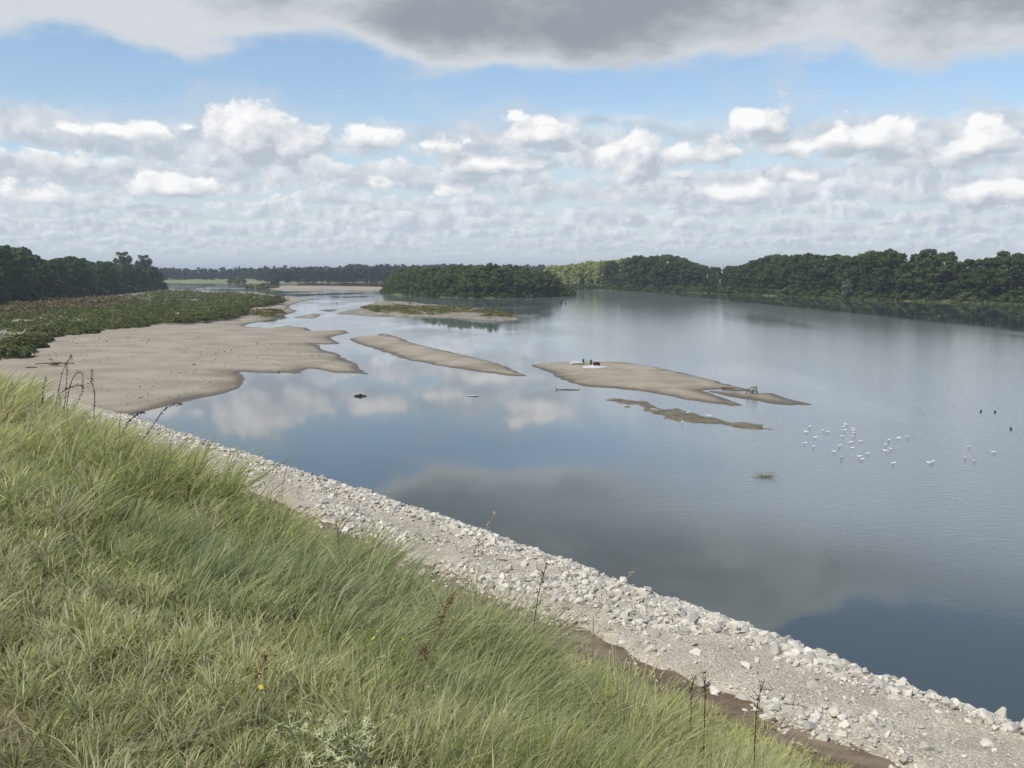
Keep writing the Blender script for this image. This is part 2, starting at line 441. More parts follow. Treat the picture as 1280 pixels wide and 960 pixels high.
ss = np.concatenate((np.linspace(-60, -12, 30), np.linspace(-11.5, 30, 140), np.linspace(31, 120, 90), np.linspace(124, 900, 50)))
tt = np.concatenate((np.array([-600, -200, -60, -45, -34, -22, -14, -8, -4, -2]), np.linspace(-1, 5, 40), np.linspace(5.3, 17.9, 50), [18.5, 19.5]))
SG, TG = np.meshgrid(ss, tt, indexing='ij')
X, Y = xy(SG, TG); Z = levee_z(SG, TG)
Z = np.where(TG > 18.2, Z - .25, Z)
obj('levee', mesh('levee', np.stack((X, Y, Z), -1).reshape(-1, 3), grid_faces(len(ss), len(tt)), TURF, True), kind='structure')
# bare footpath on the crest
ps = np.linspace(-30, 120, 200); pt = np.linspace(-1.6, 0.55, 12)
A, B = np.meshgrid(ps, pt, indexing='ij'); X, Y = xy(A, B)
obj('footpath', mesh('footpath', np.stack((X, Y, levee_z(A, B) + .012), -1).reshape(-1, 3), grid_faces(len(ps), len(pt)), SOIL, True), kind='structure')
# brown dirt track at the foot of the slope
ps = np.linspace(-50, 110, 480); pt = np.linspace(14.4, 18.9, 36)
A, B = np.meshgrid(ps, pt, indexing='ij'); X, Y = xy(A, B)
Zt = levee_z(A, B) + .03 + (fbm(A * 1.6, B * 1.6, 40, 6) - .5) * .22
Zt = Zt - sm(np.abs(B - 16.65), 1.8, 2.25) * .14
obj('dirt_track', mesh('dirt_track', np.stack((X, Y, Zt), -1).reshape(-1, 3), grid_faces(len(ps), len(pt)), SOIL, True), kind='structure')
# the bank of crushed limestone
def bank_in(s): return 1.15 * (1 - sm(s, 4, 34))     # the bank draws in a little towards its near end
def bank_xy(s, t): return xy(s, t - bank_in(s))
def bank_z(s, t):
    edge = 17.75 + (fbm(s * .7, s * .1, 71, 5) - .5) * 1.2
    z = np.interp(t, [16.8, 17.7, 18.8, 20.2, 21.1, 21.9, 22.9, 24.8], [1.26, 1.36, 1.38, 1.22, 1.24, 1.06, .35, -.8])
    return z + .10 * bank_in(s) * (1 - sm(t, 20, 22)) - sm(edge - t, -.25, .35) * .35 + (fbm(s * .8, t * .8, 90, 4) - .5) * .22
ps = np.linspace(-50, 95, 560); pt = np.linspace(16.7, 25.2, 50)
A, B = np.meshgrid(ps, pt, indexing='ij'); X, Y = bank_xy(A, B)
bank = obj('stone_bank', mesh('stone_bank', np.stack((X, Y, bank_z(A, B)), -1).reshape(-1, 3), grid_faces(len(ps), len(pt)), GRAVEL, True), kind='structure')

# sandy shores: polar height fields that dip under the water, so that the water line is where they meet
def poly_sd(px, py, poly):
    """signed distance, positive inside"""
    poly = np.asarray(poly, float); n = len(poly); d = np.full(px.shape, 1e18); inside = np.zeros(px.shape, bool)
    for i in range(n):
        ax, ay = poly[i]; bx, by = poly[(i + 1) % n]; ex, ey = bx - ax, by - ay
        wx, wy = px - ax, py - ay; k = np.clip((wx * ex + wy * ey) / (ex * ex + ey * ey + 1e-12), 0, 1)
        d = np.minimum(d, (wx - ex * k) ** 2 + (wy - ey * k) ** 2)
        if ay != by:
            cr = ((ay > py) != (by > py)) & (px < (bx - ax) * (py - ay) / (by - ay) + ax); inside ^= cr
    return np.where(inside, 1, -1) * np.sqrt(d)
def shore(name, poly, zf, da, dr, mat, margin=3.0, rough=(.8, .6), kind='structure', seed=0):
    """poly: world points; zf(sd, x, y) -> z"""
    poly = np.asarray(poly, float); az = np.arctan2(poly[:, 0], poly[:, 1]); r = np.hypot(poly[:, 0], poly[:, 1])
    a = np.arange(az.min() - margin / r.min(), az.max() + margin / r.min(), da)
    R = np.exp(np.arange(math.log(r.min() - margin), math.log(r.max() + margin * 2), dr))
    A, B = np.meshgrid(a, R, indexing='ij'); X, Y = np.sin(A) * B, np.cos(A) * B
    sd = poly_sd(X, Y, poly)
    sc = rough[0] * np.sqrt(B / 80.0)
    sd = sd + (fbm(X / (sc * 4), Y / (sc * 8), 5 + seed, 6) - .5) * rough[1] * 3 * sc + (fbm(X / (sc * .9), Y / (sc * 2), 63 + seed, 3) - .5) * rough[1] * .9 * sc
    Z = zf(sd, X, Y)
    keep = (Z > -.25)
    fc = grid_faces(len(a), len(R)); kf = keep.ravel()[fc].any(1); fc = fc[kf]
    used = np.unique(fc); remap = np.zeros(A.size, int); remap[used] = np.arange(len(used))
    Vv = np.stack((X, Y, np.maximum(Z, -.4)), -1).reshape(-1, 3)[used]
    return obj(name, mesh(name, Vv, remap[fc], mat, True), kind=kind)
def P2(pts, z=0.0): return [tuple(at(a, b, z)[:2]) for a, b in pts]

beach_px = [(128, 517), (165, 522), (215, 507), (262, 495), (298, 485), (301, 475), (297, 464.5), (330, 466), (370, 468.5), (383, 467), (388, 461), (420, 465),
            (460, 468), (450, 461), (432, 451), (405, 438), (392, 430), (421, 430), (412, 422), (418, 419), (433, 416), (430, 413), (388, 414), (385, 409.5), (360, 406.5),
            (335, 410), (304, 407), (345, 399), (370, 389), (362, 382), (384, 376), (404, 374), (350, 370), (330, 366.5), (230, 362), (205, 360)]
beach_poly = P2(beach_px) + [(-330, 800), (-700, 900), (-700, 120), tuple(xy(120, 10)), tuple(xy(60, 14))]
def beach_z(sd, x, y):
    dcam = np.hypot(x, y)
    z = np.where(sd > 0, .05 * np.tanh(sd * 1.0) + 1.0 * (1 - np.exp(-np.maximum(sd, 0) / 18)), sd * .10)
    return z + (fbm(x * .05, y * .035, 21, 3) - .5) * .16 * sm(sd, 1, 8)
shore('beach', beach_poly, beach_z, .0021, .0085, SAND, 4.0, (1.0, .8))

def bar(name, pts, top, mat=SAND, seed=0, rough=(.7, .55), w=3.2, da=.0009, dr=.0035, broken=.05):
    def zf(sd, x, y):
        ridge = fbm(x * .22, y * .06, 33 + seed, 4)
        return np.where(sd > 0, .03 * np.tanh(sd * 1.5) + top * (1 - np.exp(-np.maximum(sd, 0) / w)) * (.5 + 1.0 * ridge), sd * .16) + broken * (fbm(x * 1.1, y * .5, 80 + seed, 4) - .5) * 2 * sm(sd, -1.5, 0)
    return shore(name, P2(pts), zf, da, dr, mat, 2.0, rough, seed=seed)
bar('sandbar', [(438, 423), (455, 420.5), (474, 420), (476, 416.5), (490, 419), (520, 430), (560, 439), (600, 449), (622, 455), (640, 463), (657, 470), (630, 469), (580, 462), (540, 456), (500, 447), (465, 436), (445, 428)], .36, seed=1)
bar('sandbar', [(663, 456), (690, 453.5), (720, 453.5), (745, 451.5), (780, 453), (820, 459.5), (860, 467), (895, 476), (925, 485), (948, 489), (925, 489), (900, 486.5), (876, 488),
                (900, 496), (935, 507), (915, 508), (880, 503), (840, 496), (800, 489), (760, 485), (730, 483), (705, 475), (685, 466)], .40, seed=2)
bar('sandbar', [(878, 487.5), (905, 490.5), (940, 492), (965, 491.5), (985, 497), (1016, 506), (990, 507), (960, 504), (930, 498), (905, 494)], .26, seed=3)
bar('sandbar', [(772, 500), (810, 503), (850, 512), (890, 521.5), (930, 529), (975, 538), (940, 537), (900, 531), (860, 526), (830, 519), (800, 510)], .10, WETSAND, seed=4, rough=(1.0, 1.3), w=1.5, broken=.13)
pebble_bar = bar('pebble_bar', [(425, 392), (440, 386), (470, 377), (500, 377), (560, 382.5), (610, 386), (634, 390), (637, 395), (655, 400.5), (620, 401.5), (560, 398), (500, 396.5), (460, 395)], .30, PEBBLE, seed=5, rough=(1.0, .9), w=3.0)
bar('sandbar', [(368, 397), (392, 392), (406, 393.5), (390, 398)], .2, seed=6, rough=(.7, .9))
bar('sandbar', [(398, 388), (412, 386), (424, 387), (412, 390)], .15, seed=7, rough=(.7, .9))

# banks under the woods
def land(name, poly, top, mat, seed, w=5.0, da=.002, dr=.012, rough=(1.0, 1.0)):
    def zf(sd, x, y): return np.where(sd > 0, .15 + top * (1 - np.exp(-np.maximum(sd, 0) / w)) + (fbm(x * .05, y * .05, seed, 3) - .5) * .8 * sm(sd, 2, 10), sd * .3)
    return shore(name, poly, zf, da, dr, mat, 4.0, rough, seed=seed)
right_edge = P2([(1420, 387), (1280, 380.5), (1190, 378), (1100, 375.5), (1030, 372), (960, 369.5), (900, 367), (850, 365.5), (800, 364), (760, 363), (715, 362), (680, 360.5), (640, 359)])
land('right_bank', right_edge + [(-30, 900), (200, 1000), (700, 900), (700, 260)], 1.8, LAND, 51, da=.0032)
island_edge = P2([(478, 366), (500, 369), (540, 371), (590, 372.5), (640, 372.5), (680, 371.5), (705, 370.5), (718, 370)])
land('island', island_edge + P2([(700, 367), (640, 364.5), (560, 363), (500, 364)]), 1.3, LAND, 52, w=3.0, da=.0012, dr=.006)
land('far_sandbank', P2([(332, 361), (345, 362.5), (400, 362.5), (470, 363), (488, 362.8), (494, 360), (440, 358.4), (360, 358), (338, 359)]), .9, SAND, 53, w=4.0, da=.0008, dr=.006)
far_edge = P2([(150, 352.5), (230, 353), (300, 353.2), (345, 354.5), (420, 355), (500, 355.5), (560, 356), (640, 356)])
land('far_bank', [(-1500, 1150)] + far_edge + [(150, 840), (420, 1000), (900, 1300), (800, 2200), (-1500, 2200)], 4.0, MEADOW, 54, w=60.0, da=.004, dr=.02)

# ---------------------------------------------------------------- trees and shrubs
def cards(c, nrm, size, r=rng):
    """irregular leaf-clump quads at c facing nrm"""
    n = len(c); nrm = nrm / (np.linalg.norm(nrm, axis=1)[:, None] + 1e-9)
    q = r.normal(size=(n, 3)); a = np.cross(nrm, q); a /= np.linalg.norm(a, axis=1)[:, None] + 1e-9; b = np.cross(nrm, a)
    ang = np.array((0, .5, 1, 1.5)) * math.pi
    jr = r.uniform(.6, 1.25, (n, 4)) * size[:, None]; asp = r.uniform(.45, .9, n)
    V = c[:, None] + a[:, None] * (np.cos(ang)[None] * jr)[..., None] + b[:, None] * (np.sin(ang)[None] * jr * asp[:, None])[..., None]
    V += nrm[:, None] * r.normal(0, .15, (n, 4, 1)) * size[:, None, None]
    return V.reshape(-1, 3), np.arange(n * 4).reshape(n, 4)
def crown_points(h, w, z0, lumps, per, shape, r):
    """lumpy crown of height h from z0, half width w -> card centres, normals"""
    C, N = [], []
    for i in range(lumps):
        f = r.uniform(0, 1) ** .9
        prof = {'round': math.sin(math.pi * (.12 + .80 * f)) ** .7, 'tall': math.sin(math.pi * (.15 + .72 * f)) ** .5 * .9, 'mound': math.sqrt(max(0.02, 1 - f * f)), 'cone': (1 - f) ** .7 * .9 + .12}[shape]
        a = r.uniform(0, 2 * math.pi); rr = prof * w * (.35 + .55 * math.sqrt(r.uniform()))
        lr = w * r.uniform(.15, .38) * (.7 + .3 * prof)
        c = np.array((math.cos(a) * rr, math.sin(a) * rr, z0 + f * (h - lr * .6)))
        d = r.normal(size=(per, 3)); d /= np.linalg.norm(d, axis=1)[:, None]
        d[:, 2] = np.where(r.uniform(size=per) < .6, np.abs(d[:, 2]), d[:, 2])
        rad = lr * r.uniform(.55, 1.08, (per, 1))
        C.append(c + d * rad * np.array((1, 1, .8))); N.append(d + r.normal(0, .38, (per, 3)))
    return np.concatenate(C), np.concatenate(N)
def trunk_geo(h, z0, w, r, limbs=6):
    parts = []; n = 6; lean = r.normal(0, .03, 2) * h
    zs = np.linspace(-.6, z0 + h * .75, n); f = np.linspace(0, 1, n)
    pts = np.stack((lean[0] * f ** 1.5 + r.normal(0, .06, n) * f, lean[1] * f ** 1.5 + r.normal(0, .06, n) * f, zs), -1)
    rb = .022 * (h + z0) ** 1.05; parts.append(tube(pts, rb * (1 - .85 * f), 7))
    for i in range(limbs):
        k = r.uniform(.25, .8); p0 = np.array([np.interp(k, f, pts[:, j]) for j in range(3)]); a = r.uniform(0, 6.28)
        e = p0 + np.array((math.cos(a) * w * .7, math.sin(a) * w * .7, h * r.uniform(.12, .3))); m = (p0 + e) / 2 + np.array((0, 0, -.03 * h))
        parts.append(tube([p0, m, e], np.array((.45, .28, .08)) * rb * (1 - .5 * k), 5))
    return join(parts)
def tree_meshes(tag, count, h, w, z0, lumps, per, size, shape, mat, seed):
    out = []
    for i in range(count):
        r = np.random.default_rng(seed + i)
        C, N = crown_points((h - z0) * 1.0, w * r.uniform(.9, 1.15), z0, lumps, per, shape, r)
        vs, fs = cards(C, N, size * r.uniform(.6, 1.3, len(C)), r)
        top = vs[:, 2].max(); vs *= h / top
        cm = mesh(tag + '_crown', vs, fs, mat)
        tv, tf = trunk_geo(h * .9 - z0, z0, w, r)
        out.append((cm, mesh(tag + '_trunk', tv, tf, BARK, True), h))
    return out
T_DARK = tree_meshes('bank_tree', 5, 15.0, 4.6, 1.6, 64, 62, .43, 'round', LEAF_DARK, 100)
T_TALL = tree_meshes('poplar', 3, 17.0, 3.4, 2.0, 60, 60, .40, 'tall', LEAF_DARK, 140)
T_LEFT = tree_meshes('left_tree', 5, 17.0, 4.6, 1.2, 64, 60, .45, 'round', LEAF_LEFT, 180)
T_ISLE = tree_meshes('island_tree', 5, 11.0, 3.8, .4, 60, 56, .35, 'round', LEAF_MID, 220)
T_LIGHT = tree_meshes('pale_tree', 3, 15.0, 4.0, 1.0, 60, 56, .42, 'tall', LEAF_LIGHT, 260)
T_GREY = tree_meshes('grey_willow', 1, 9.0, 2.6, .8, 30, 50, .4, 'round', LEAF_GREY, 300)
def shrub_meshes(tag, count, h, w, lumps, per, size, mat, seed):
    out = []
    for i in range(count):
        r = np.random.default_rng(seed + i)
        C, N = crown_points(h, w, 0.02 * h, lumps, per, 'mound', r)
        vs, fs = cards(C, N, size * r.uniform(.6, 1.3, len(C)), r)
        vs[:, 2] = np.maximum(vs[:, 2], -.05) * (h / vs[:, 2].max())
        tv, tf = join([tube([(0, 0, -.15), (math.cos(k * 2.1) * w * .25, math.sin(k * 2.1) * w * .25, h * .35), (math.cos(k * 2.1) * w * .5, math.sin(k * 2.1) * w * .5, h * .7)], (.03 * h, .02 * h, .008 * h), 5) for k in range(4)])
        out.append((mesh(tag + '_foliage', vs, fs, mat), mesh(tag + '_stem', tv, tf, BARK, True), h))
    return out
S_BUSH = shrub_meshes('low_shrub', 5, 1.3, 1.8, 30, 40, .15, LEAF_BUSH, 340)
S_BANK = shrub_meshes('bank_shrub', 4, 3.2, 2.6, 26, 34, .34, LEAF_MID, 360)
S_BANKD = shrub_meshes('dark_bank_shrub', 3, 3.2, 2.8, 26, 34, .34, LEAF_DARK, 380)
S_YEL = shrub_meshes('yellow_shrub', 2, 3.4, 4.0, 30, 36, .4, LEAF_YEL, 400)
def plant(name, src, x, y, z, height, label, cat, group, rot=None, squash=1.0, names=('crown', 'trunk')):
    cm, tm, h = src; k = height / h
    e = obj(name, None, loc=(x, y, z), label=label, cat=cat, group=group)
    e.empty_display_size = .3
    e.rotation_euler = (0, 0, random.uniform(0, 6.28) if rot is None else rot); e.scale = (k * squash, k * squash, k)
    obj(names[0], cm, e); obj(names[1], tm, e)
    return e
ORD = lambda n: f"{n}{'th' if 10 <= n % 100 <= 20 else {1: 'st', 2: 'nd', 3: 'rd'}.get(n % 10, 'th')}"
def along(path, step, r):
    p = np.asarray(path, float); d = np.concatenate(([0], np.cumsum(np.hypot(*np.diff(p, axis=0).T)))); k = np.arange(step * .5, d[-1], step)
    k = k + r.uniform(-.25, .25, len(k)) * step
    return np.stack((np.interp(k, d, p[:, 0]), np.interp(k, d, p[:, 1])), -1)
def inland(path, off):
    """shift a path away from the camera by off metres"""
    p = np.asarray(path, float); r = np.hypot(p[:, 0], p[:, 1])[:, None]; t = np.gradient(p, axis=0); n = np.stack((t[:, 1], -t[:, 0]), -1)
    n /= np.linalg.norm(n, axis=1)[:, None]; s = np.sign((n * p).sum(1))[:, None]
    return p + n * s * off
def screen_x(x, y): return CX + F * x / y
def top_z(x, y, prof):
    px = screen_x(x, y); yt = np.interp(px, [q[0] for q in prof], [q[1] for q in prof])
    v = ray(px, yt); return CAMZ + v[2] / v[1] * y
tr = np.random.default_rng(77)

# right bank wood
RP = [(640, 331), (690, 331), (720, 328), (745, 325), (765, 322), (790, 319), (820, 316.5), (845, 319), (865, 326), (885, 332), (905, 333), (925, 327), (945, 321), (965, 315), (990, 312.5), (1020, 317), (1045, 316),
      (1065, 316), (1085, 311), (1110, 309.5), (1135, 316), (1155, 311), (1185, 314), (1196, 322), (1222, 324), (1232, 318), (1250, 311), (1275, 312), (1300, 311), (1420, 305)]
rows_ = []
for row, (off, step) in enumerate(((4.5, 6.4), (12, 7.5), (21, 9.0))):
    for (x, y) in along(inland(right_edge, off), step, tr):
        px = screen_x(x, y)
        if px < 684 or px > 1330: continue
        rows_.append((row, px, x, y))
RN = ('front row', 'second row', 'back row')
for row in range(3):
    lst = sorted([q for q in rows_ if q[0] == row], key=lambda q: -q[1])
    for i, (_, px, x, y) in enumerate(lst):
        zt = top_z(x, y, RP); h = (zt - .9) * (tr.uniform(.80, .98) if row == 0 else tr.uniform(.90, 1.03) if row == 1 else tr.uniform(.88, 1.0))
        if row == 0 and tr.uniform() < .25: h *= .72
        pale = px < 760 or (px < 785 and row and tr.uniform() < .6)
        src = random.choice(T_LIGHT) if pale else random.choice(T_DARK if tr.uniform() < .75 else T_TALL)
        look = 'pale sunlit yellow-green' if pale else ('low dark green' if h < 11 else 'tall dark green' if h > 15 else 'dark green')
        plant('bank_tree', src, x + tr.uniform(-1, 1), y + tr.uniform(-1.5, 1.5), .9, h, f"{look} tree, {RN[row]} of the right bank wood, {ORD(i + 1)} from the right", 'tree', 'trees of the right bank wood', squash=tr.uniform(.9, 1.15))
gx, gy = inland(P2([(1060, 374), (1070, 374)]), 2.0)[0]
plant('grey_willow', T_GREY[0], gx, gy, .6, 7.5, 'small silvery grey-green willow at the front of the dark right bank wood', 'tree', None)
bl = sorted([(screen_x(x, y), x, y) for x, y in along(inland(right_edge, 1.2), 4.6, tr) if 690 < screen_x(x, y) < 1320], reverse=True)
for i, (px, x, y) in enumerate(bl):
    src = random.choice(S_BANK) if tr.uniform() < .10 else random.choice(S_BANKD)
    plant('bank_shrub', src, x, y + tr.uniform(0, 1.5), .2, tr.uniform(1.6, 4.0), f"leafy shrub at the water line of the right bank, {ORD(i + 1)} from the right", 'shrub', 'shrubs along the right bank water line', squash=tr.uniform(.9, 1.4), names=('foliage', 'stem'))

ul = sorted([(screen_x(x, y), x, y) for x, y in along(inland(right_edge, 8.5), 6.0, tr) if 690 < screen_x(x, y) < 1330], reverse=True)
for i, (px, x, y) in enumerate(ul):
    plant('bank_shrub', random.choice(S_BANKD), x, y, .6, tr.uniform(4.5, 6.5), f"dark undergrowth bush inside the right bank wood, {ORD(i + 1)} from the right", 'shrub', 'undergrowth of the right bank wood', squash=tr.uniform(.9, 1.2), names=('foliage', 'stem'))

# island wood
IP = [(478, 352), (486, 340), (500, 335), (520, 333), (545, 331), (570, 329), (600, 328), (625, 327.5), (645, 330), (665, 333), (685, 337), (700, 345), (716, 360)]
for row, (off, step) in enumerate(((2.5, 3.6), (7, 4.2), (13, 5.5))):
    pts = sorted([(screen_x(x, y), x, y) for x, y in along(inland(island_edge, off), step, tr) if 480 < screen_x(x, y) < 712])
    for i, (px, x, y) in enumerate(pts):
        h = (top_z(x, y, IP) - .5) * (tr.uniform(.62, .88) if row == 0 else tr.uniform(.84, 1.02)); h = max(h, 2.5)
        plant('island_tree', random.choice(T_ISLE), x, y, .5, h, f"mid green tree on the wooded island, {RN[row]}, {ORD(i + 1)} from its left tip", 'tree', 'trees of the wooded island', squash=tr.uniform(.9, 1.2))
pts = sorted([(screen_x(x, y), x, y) for x, y in along(inland(island_edge, .6), 2.6, tr) if 479 < screen_x(x, y) < 716])
for i, (px, x, y) in enumerate(pts):
    plant('bank_shrub', random.choice(S_BANK), x, y, .1, tr.uniform(1.3, 3.2), f"bushy shrub at the island's water line, {ORD(i + 1)} from the island's left tip", 'shrub', 'shrubs along the island water line', squash=tr.uniform(.8, 1.2), names=('foliage', 'stem'))

# left wood
LP = [(-60, 300), (0, 304), (20, 305), (40, 311), (50, 321), (70, 322), (85, 322), (95, 320), (105, 321), (120, 327), (135, 326), (150, 329), (170, 330), (185, 331), (198, 334), (206, 342)]
left_line = np.array([(-205, 262), (-152, 285), (-158, 340), (-168, 400), (-180, 470), (-192, 530), (-199, 566)])
k = 0
for row, (off, step) in enumerate(((0, 7.0), (8, 8.0), (17, 10.0))):
    p = left_line + np.array((-.95, .3)) * off
    pts = sorted([(screen_x(x, y), x, y) for x, y in along(p, step, tr) if -60 < screen_x(x, y) < 203])
    for i, (px, x, y) in enumerate(pts[::-1]):
        h = (top_z(x, y, LP) - 1.2) * (tr.uniform(.84, 1.0) if row == 0 else tr.uniform(.92, 1.04))
        plant('left_tree', random.choice(T_LEFT), x, y + tr.uniform(-2, 2), 1.1, h, f"dark green tree of the left wood, {RN[row]}, {ORD(i + 1)} from the wood's river end", 'tree', 'trees of the left wood', squash=tr.uniform(.9, 1.15))
ul = sorted([(screen_x(x, y), x, y) for x, y in along(left_line + np.array((2.0, -1.0)), 4.5, tr) if -40 < screen_x(x, y) < 206], reverse=True)
for i, (px, x, y) in enumerate(ul):
    plant('bank_shrub', random.choice(S_BANKD), x, y, .9, tr.uniform(2.5, 5.0), f"dark bush at the foot of the left wood, {ORD(i + 1)} from the river end", 'shrub', 'bushes at the foot of the left wood', squash=tr.uniform(.8, 1.1), names=('foliage', 'stem'))
for (px, yt, dist, lab) in ((157, 314, 520, 'round-headed dark tree standing above the left wood'), (183, 318, 540, 'broad-crowned tree above the river end of the left wood')):
    x = (px - CX) / F * dist; vv = ray(px, yt); h = CAMZ + vv[2] / vv[1] * dist - 1.1
    plant('left_tree', T_LEFT[1], x, dist, 1.1, h, lab, 'tree', 'trees of the left wood')

# far wood across the far bank: reads as one mass
C, Nn, Sz = [], [], []
FP = [(60, 333), (200, 333.5), (240, 335), (290, 334.5), (330, 333), (380, 332.5), (420, 332.5), (450, 330.5), (500, 330), (560, 330.5), (700, 331), (760, 329), (1000, 326), (1400, 322)]
fr = np.random.default_rng(5)
for band in range(3):
    for px in np.arange(40, 760, 3.4 + band * .5):
        d = (990, 1080, 1220)[band] + fr.uniform(-25, 25)
        if 335 < px < 640 and band == 0: d -= 110
        if px < 325 and band == 0: continue
        x = (px + fr.uniform(-2, 2) - CX) / F * d; yt = np.interp(px, [q[0] for q in FP], [q[1] for q in FP]); vv = ray(px, yt + (3.0, 1.0, 0)[band] + fr.uniform(-1.3, 2.2))
        h = CAMZ + vv[2] / vv[1] * d - 3.0
        c, n = crown_points(h, h * .42, 0.3, 14, 15, 'round', fr)
        c2, n2 = crown_points(h * .55, h * .5, 0.0, 6, 10, 'mound', fr); c = np.concatenate((c, c2)); n = np.concatenate((n, n2))
        C.append(c + np.array((x, d, 2.0))); Nn.append(n); Sz.append(np.full(len(c), .10 * h))
C, Nn, Sz = map(np.concatenate, (C, Nn, Sz))
vs, fs = cards(C, Nn, Sz * fr.uniform(.7, 1.4, len(Sz)), fr)
obj('far_wood', mesh('far_wood', vs, fs, LEAF_FAR), kind='stuff', label='distant dark wood along the horizon beyond the far bank', cat='wood')

# bushes of the far bank and its sandbank
for (px, py, hh, sq, lab, src) in ((328, 361.2, 4.2, 1.0, 'round yellow-green bush at the left end of the far pale sandbank', S_YEL[0]), (312, 361, 3.2, 1.0, 'yellow-green bush left of the roundest one by the far sandbank', S_YEL[1]), (343, 360.6, 2.6, 1.2, 'low yellow-green bush touching the far pale sandbank', S_YEL[1]), (340, 356.5, 8.5, .7, 'dark round bush behind the yellow-green bushes of the far bank', S_BANKD[0]),
                                   (490, 362, 3.2, 1.0, 'green bush at the right end of the far sandbank beside the island', S_BANK[1]), (300, 355, 7.5, .9, 'dark bush at the edge of the far pale meadow', S_BANKD[1]), (290, 354.6, 7.0, .9, 'leftmost dark bush at the edge of the far pale meadow', S_BANKD[2])):
    p = at(px, py, .3)
    plant('far_bush', src, p[0], p[1], .2, hh, lab, 'bush', 'bushes on the far bank', squash=sq, names=('foliage', 'stem'))

# low green growth on the left beach: the front shrubs one by one, the rest as one mass
veg_px = [(-60, 452), (0, 450), (22, 447), (25, 438), (42, 434), (46, 424), (65, 419), (100, 420), (138, 412), (170, 410), (186, 404), (232, 404), (262, 400), (285, 398), (300, 391), (305, 384), (330, 382), (357, 376.5), (345, 371), (300, 368), (205, 364), (165, 371), (100, 380), (0, 388), (-60, 392)]
veg = P2(veg_px, .9)
def in_poly(n, poly, r, wf=None):
    poly = np.asarray(poly); out = []
    lo, hi = poly.min(0), poly.max(0)
    while sum(map(len, out)) < n:
        # even in bearing and in the logarithm of the distance
        a = r.uniform(*[f(np.arctan2(poly[:, 0], poly[:, 1])) for f in (np.min, np.max)], n * 3); rr = np.exp(r.uniform(math.log(np.hypot(*poly.T).min()), math.log(np.hypot(*poly.T).max()), n * 3))
        q = np.stack((np.sin(a) * rr, np.cos(a) * rr), -1)
        out.append(q[poly_sd(q[:, 0], q[:, 1], poly) > 0])
    return np.concatenate(out)[:n]
br = np.random.default_rng(31)
front = P2([(-10, 449), (20, 446), (27, 438), (42, 433), (48, 424), (66, 419), (100, 419), (138, 411), (170, 409), (187, 404), (232, 403), (262, 399), (285, 397), (300, 391), (306, 384), (330, 381), (352, 377)], .9)
fp = np.concatenate((along(front, 2.9, br), along(np.array(front) * 1.035, 4.5, br), along(np.array(front) * 1.09, 6.0, br))); fp = fp[np.argsort([screen_x(*q) for q in fp])]
for i, (x, y) in enumerate(fp):
    big = br.choice((.5, .7, .9, 1.1, 1.3))
    plant('beach_shrub', random.choice(S_BUSH), x + br.uniform(-.8, .3), y + br.uniform(0, 2.5), .75, 1.25 * big, f"low green shrub at the front of the left beach's scrub, {ORD(i + 1)} from the left", 'shrub', 'shrubs on the left beach', squash=br.uniform(.85, 1.25), names=('foliage', 'stem'))
def mass(name, poly, n, h, w, per, size, mat, seed, label, cat, z=.8, parent=None, mottled=.0):
    r = np.random.default_rng(seed); q = in_poly(n, poly, r)
    if mottled: q = q[fbm(q[:, 0] * .07, q[:, 1] * .035, seed, 4) > mottled]
    d = np.hypot(*q.T); k = np.clip(d / 130.0, .6, 2.2); n = len(q)
    hh = h * (.25 + 1.5 * sm(fbm(q[:, 0] * .16, q[:, 1] * .10, seed + 3, 3), .3, .7)) * np.clip(k, .8, 1.35)
    dirs = r.normal(size=(n, per, 3)); dirs /= np.linalg.norm(dirs, axis=2)[..., None]; dirs[..., 2] = np.abs(dirs[..., 2])
    rad = r.uniform(.5, 1.05, (n, per, 1))
    c = dirs * rad * np.stack((w * k, w * k, hh), -1)[:, None]
    c[..., :2] += q[:, None]; c[..., 2] += z
    nn = dirs + r.normal(0, .5, dirs.shape)
    vs, fs = cards(c.reshape(-1, 3), nn.reshape(-1, 3), np.repeat(size * k, per) * r.uniform(.6, 1.3, n * per), r)
    return obj(name, mesh(name, vs, fs, mat), parent, kind='stuff', label=label, cat=cat)
mass('low_scrub', [(x * 1.012, y * 1.012) for x, y in veg], 2500, .85, .95, 30, .15, LEAF_BUSH, 61, 'low green scrub spread over the back of the left beach', 'scrub')
mass('rusty_meadow', P2([(-60, 392), (-60, 402), (0, 398), (60, 393), (120, 387), (168, 379), (160, 373), (100, 378), (0, 386)], .9), 900, .9, 1.3, 26, .2, LEAF_RUST, 62, 'rust-brown seeding weeds in front of the left wood', 'weeds', z=1.1)
mass('olive_weeds', P2([(450, 384), (472, 378.5), (500, 378), (560, 383.5), (608, 387), (634, 391.5), (640, 397), (600, 396), (540, 394.5), (470, 391)], .2), 1500, .22, .45, 14, .10, LEAF_MOSS, 63, 'olive green weeds in patches on the pebble bar before the island', 'weeds', z=.28, mottled=.44)
mass('olive_weeds', P2([(310, 392), (330, 384), (355, 384), (356, 391), (330, 396)], .6), 160, .25, .7, 14, .12, LEAF_MOSS, 64, 'olive green weeds on the beach tip beside the far end of the scrub', 'weeds', z=.5, mottled=.45)
mass('green_reeds', P2([(850, 366.2), (960, 370), (1100, 376), (1280, 381.5), (1330, 384), (1330, 382), (1280, 379), (1100, 374.5), (960, 369), (850, 365.8)]), 260, .45, .9, 18, .16, LEAF_DARK, 65, 'green fringe of reeds along the right bank water line', 'reeds', z=.05)
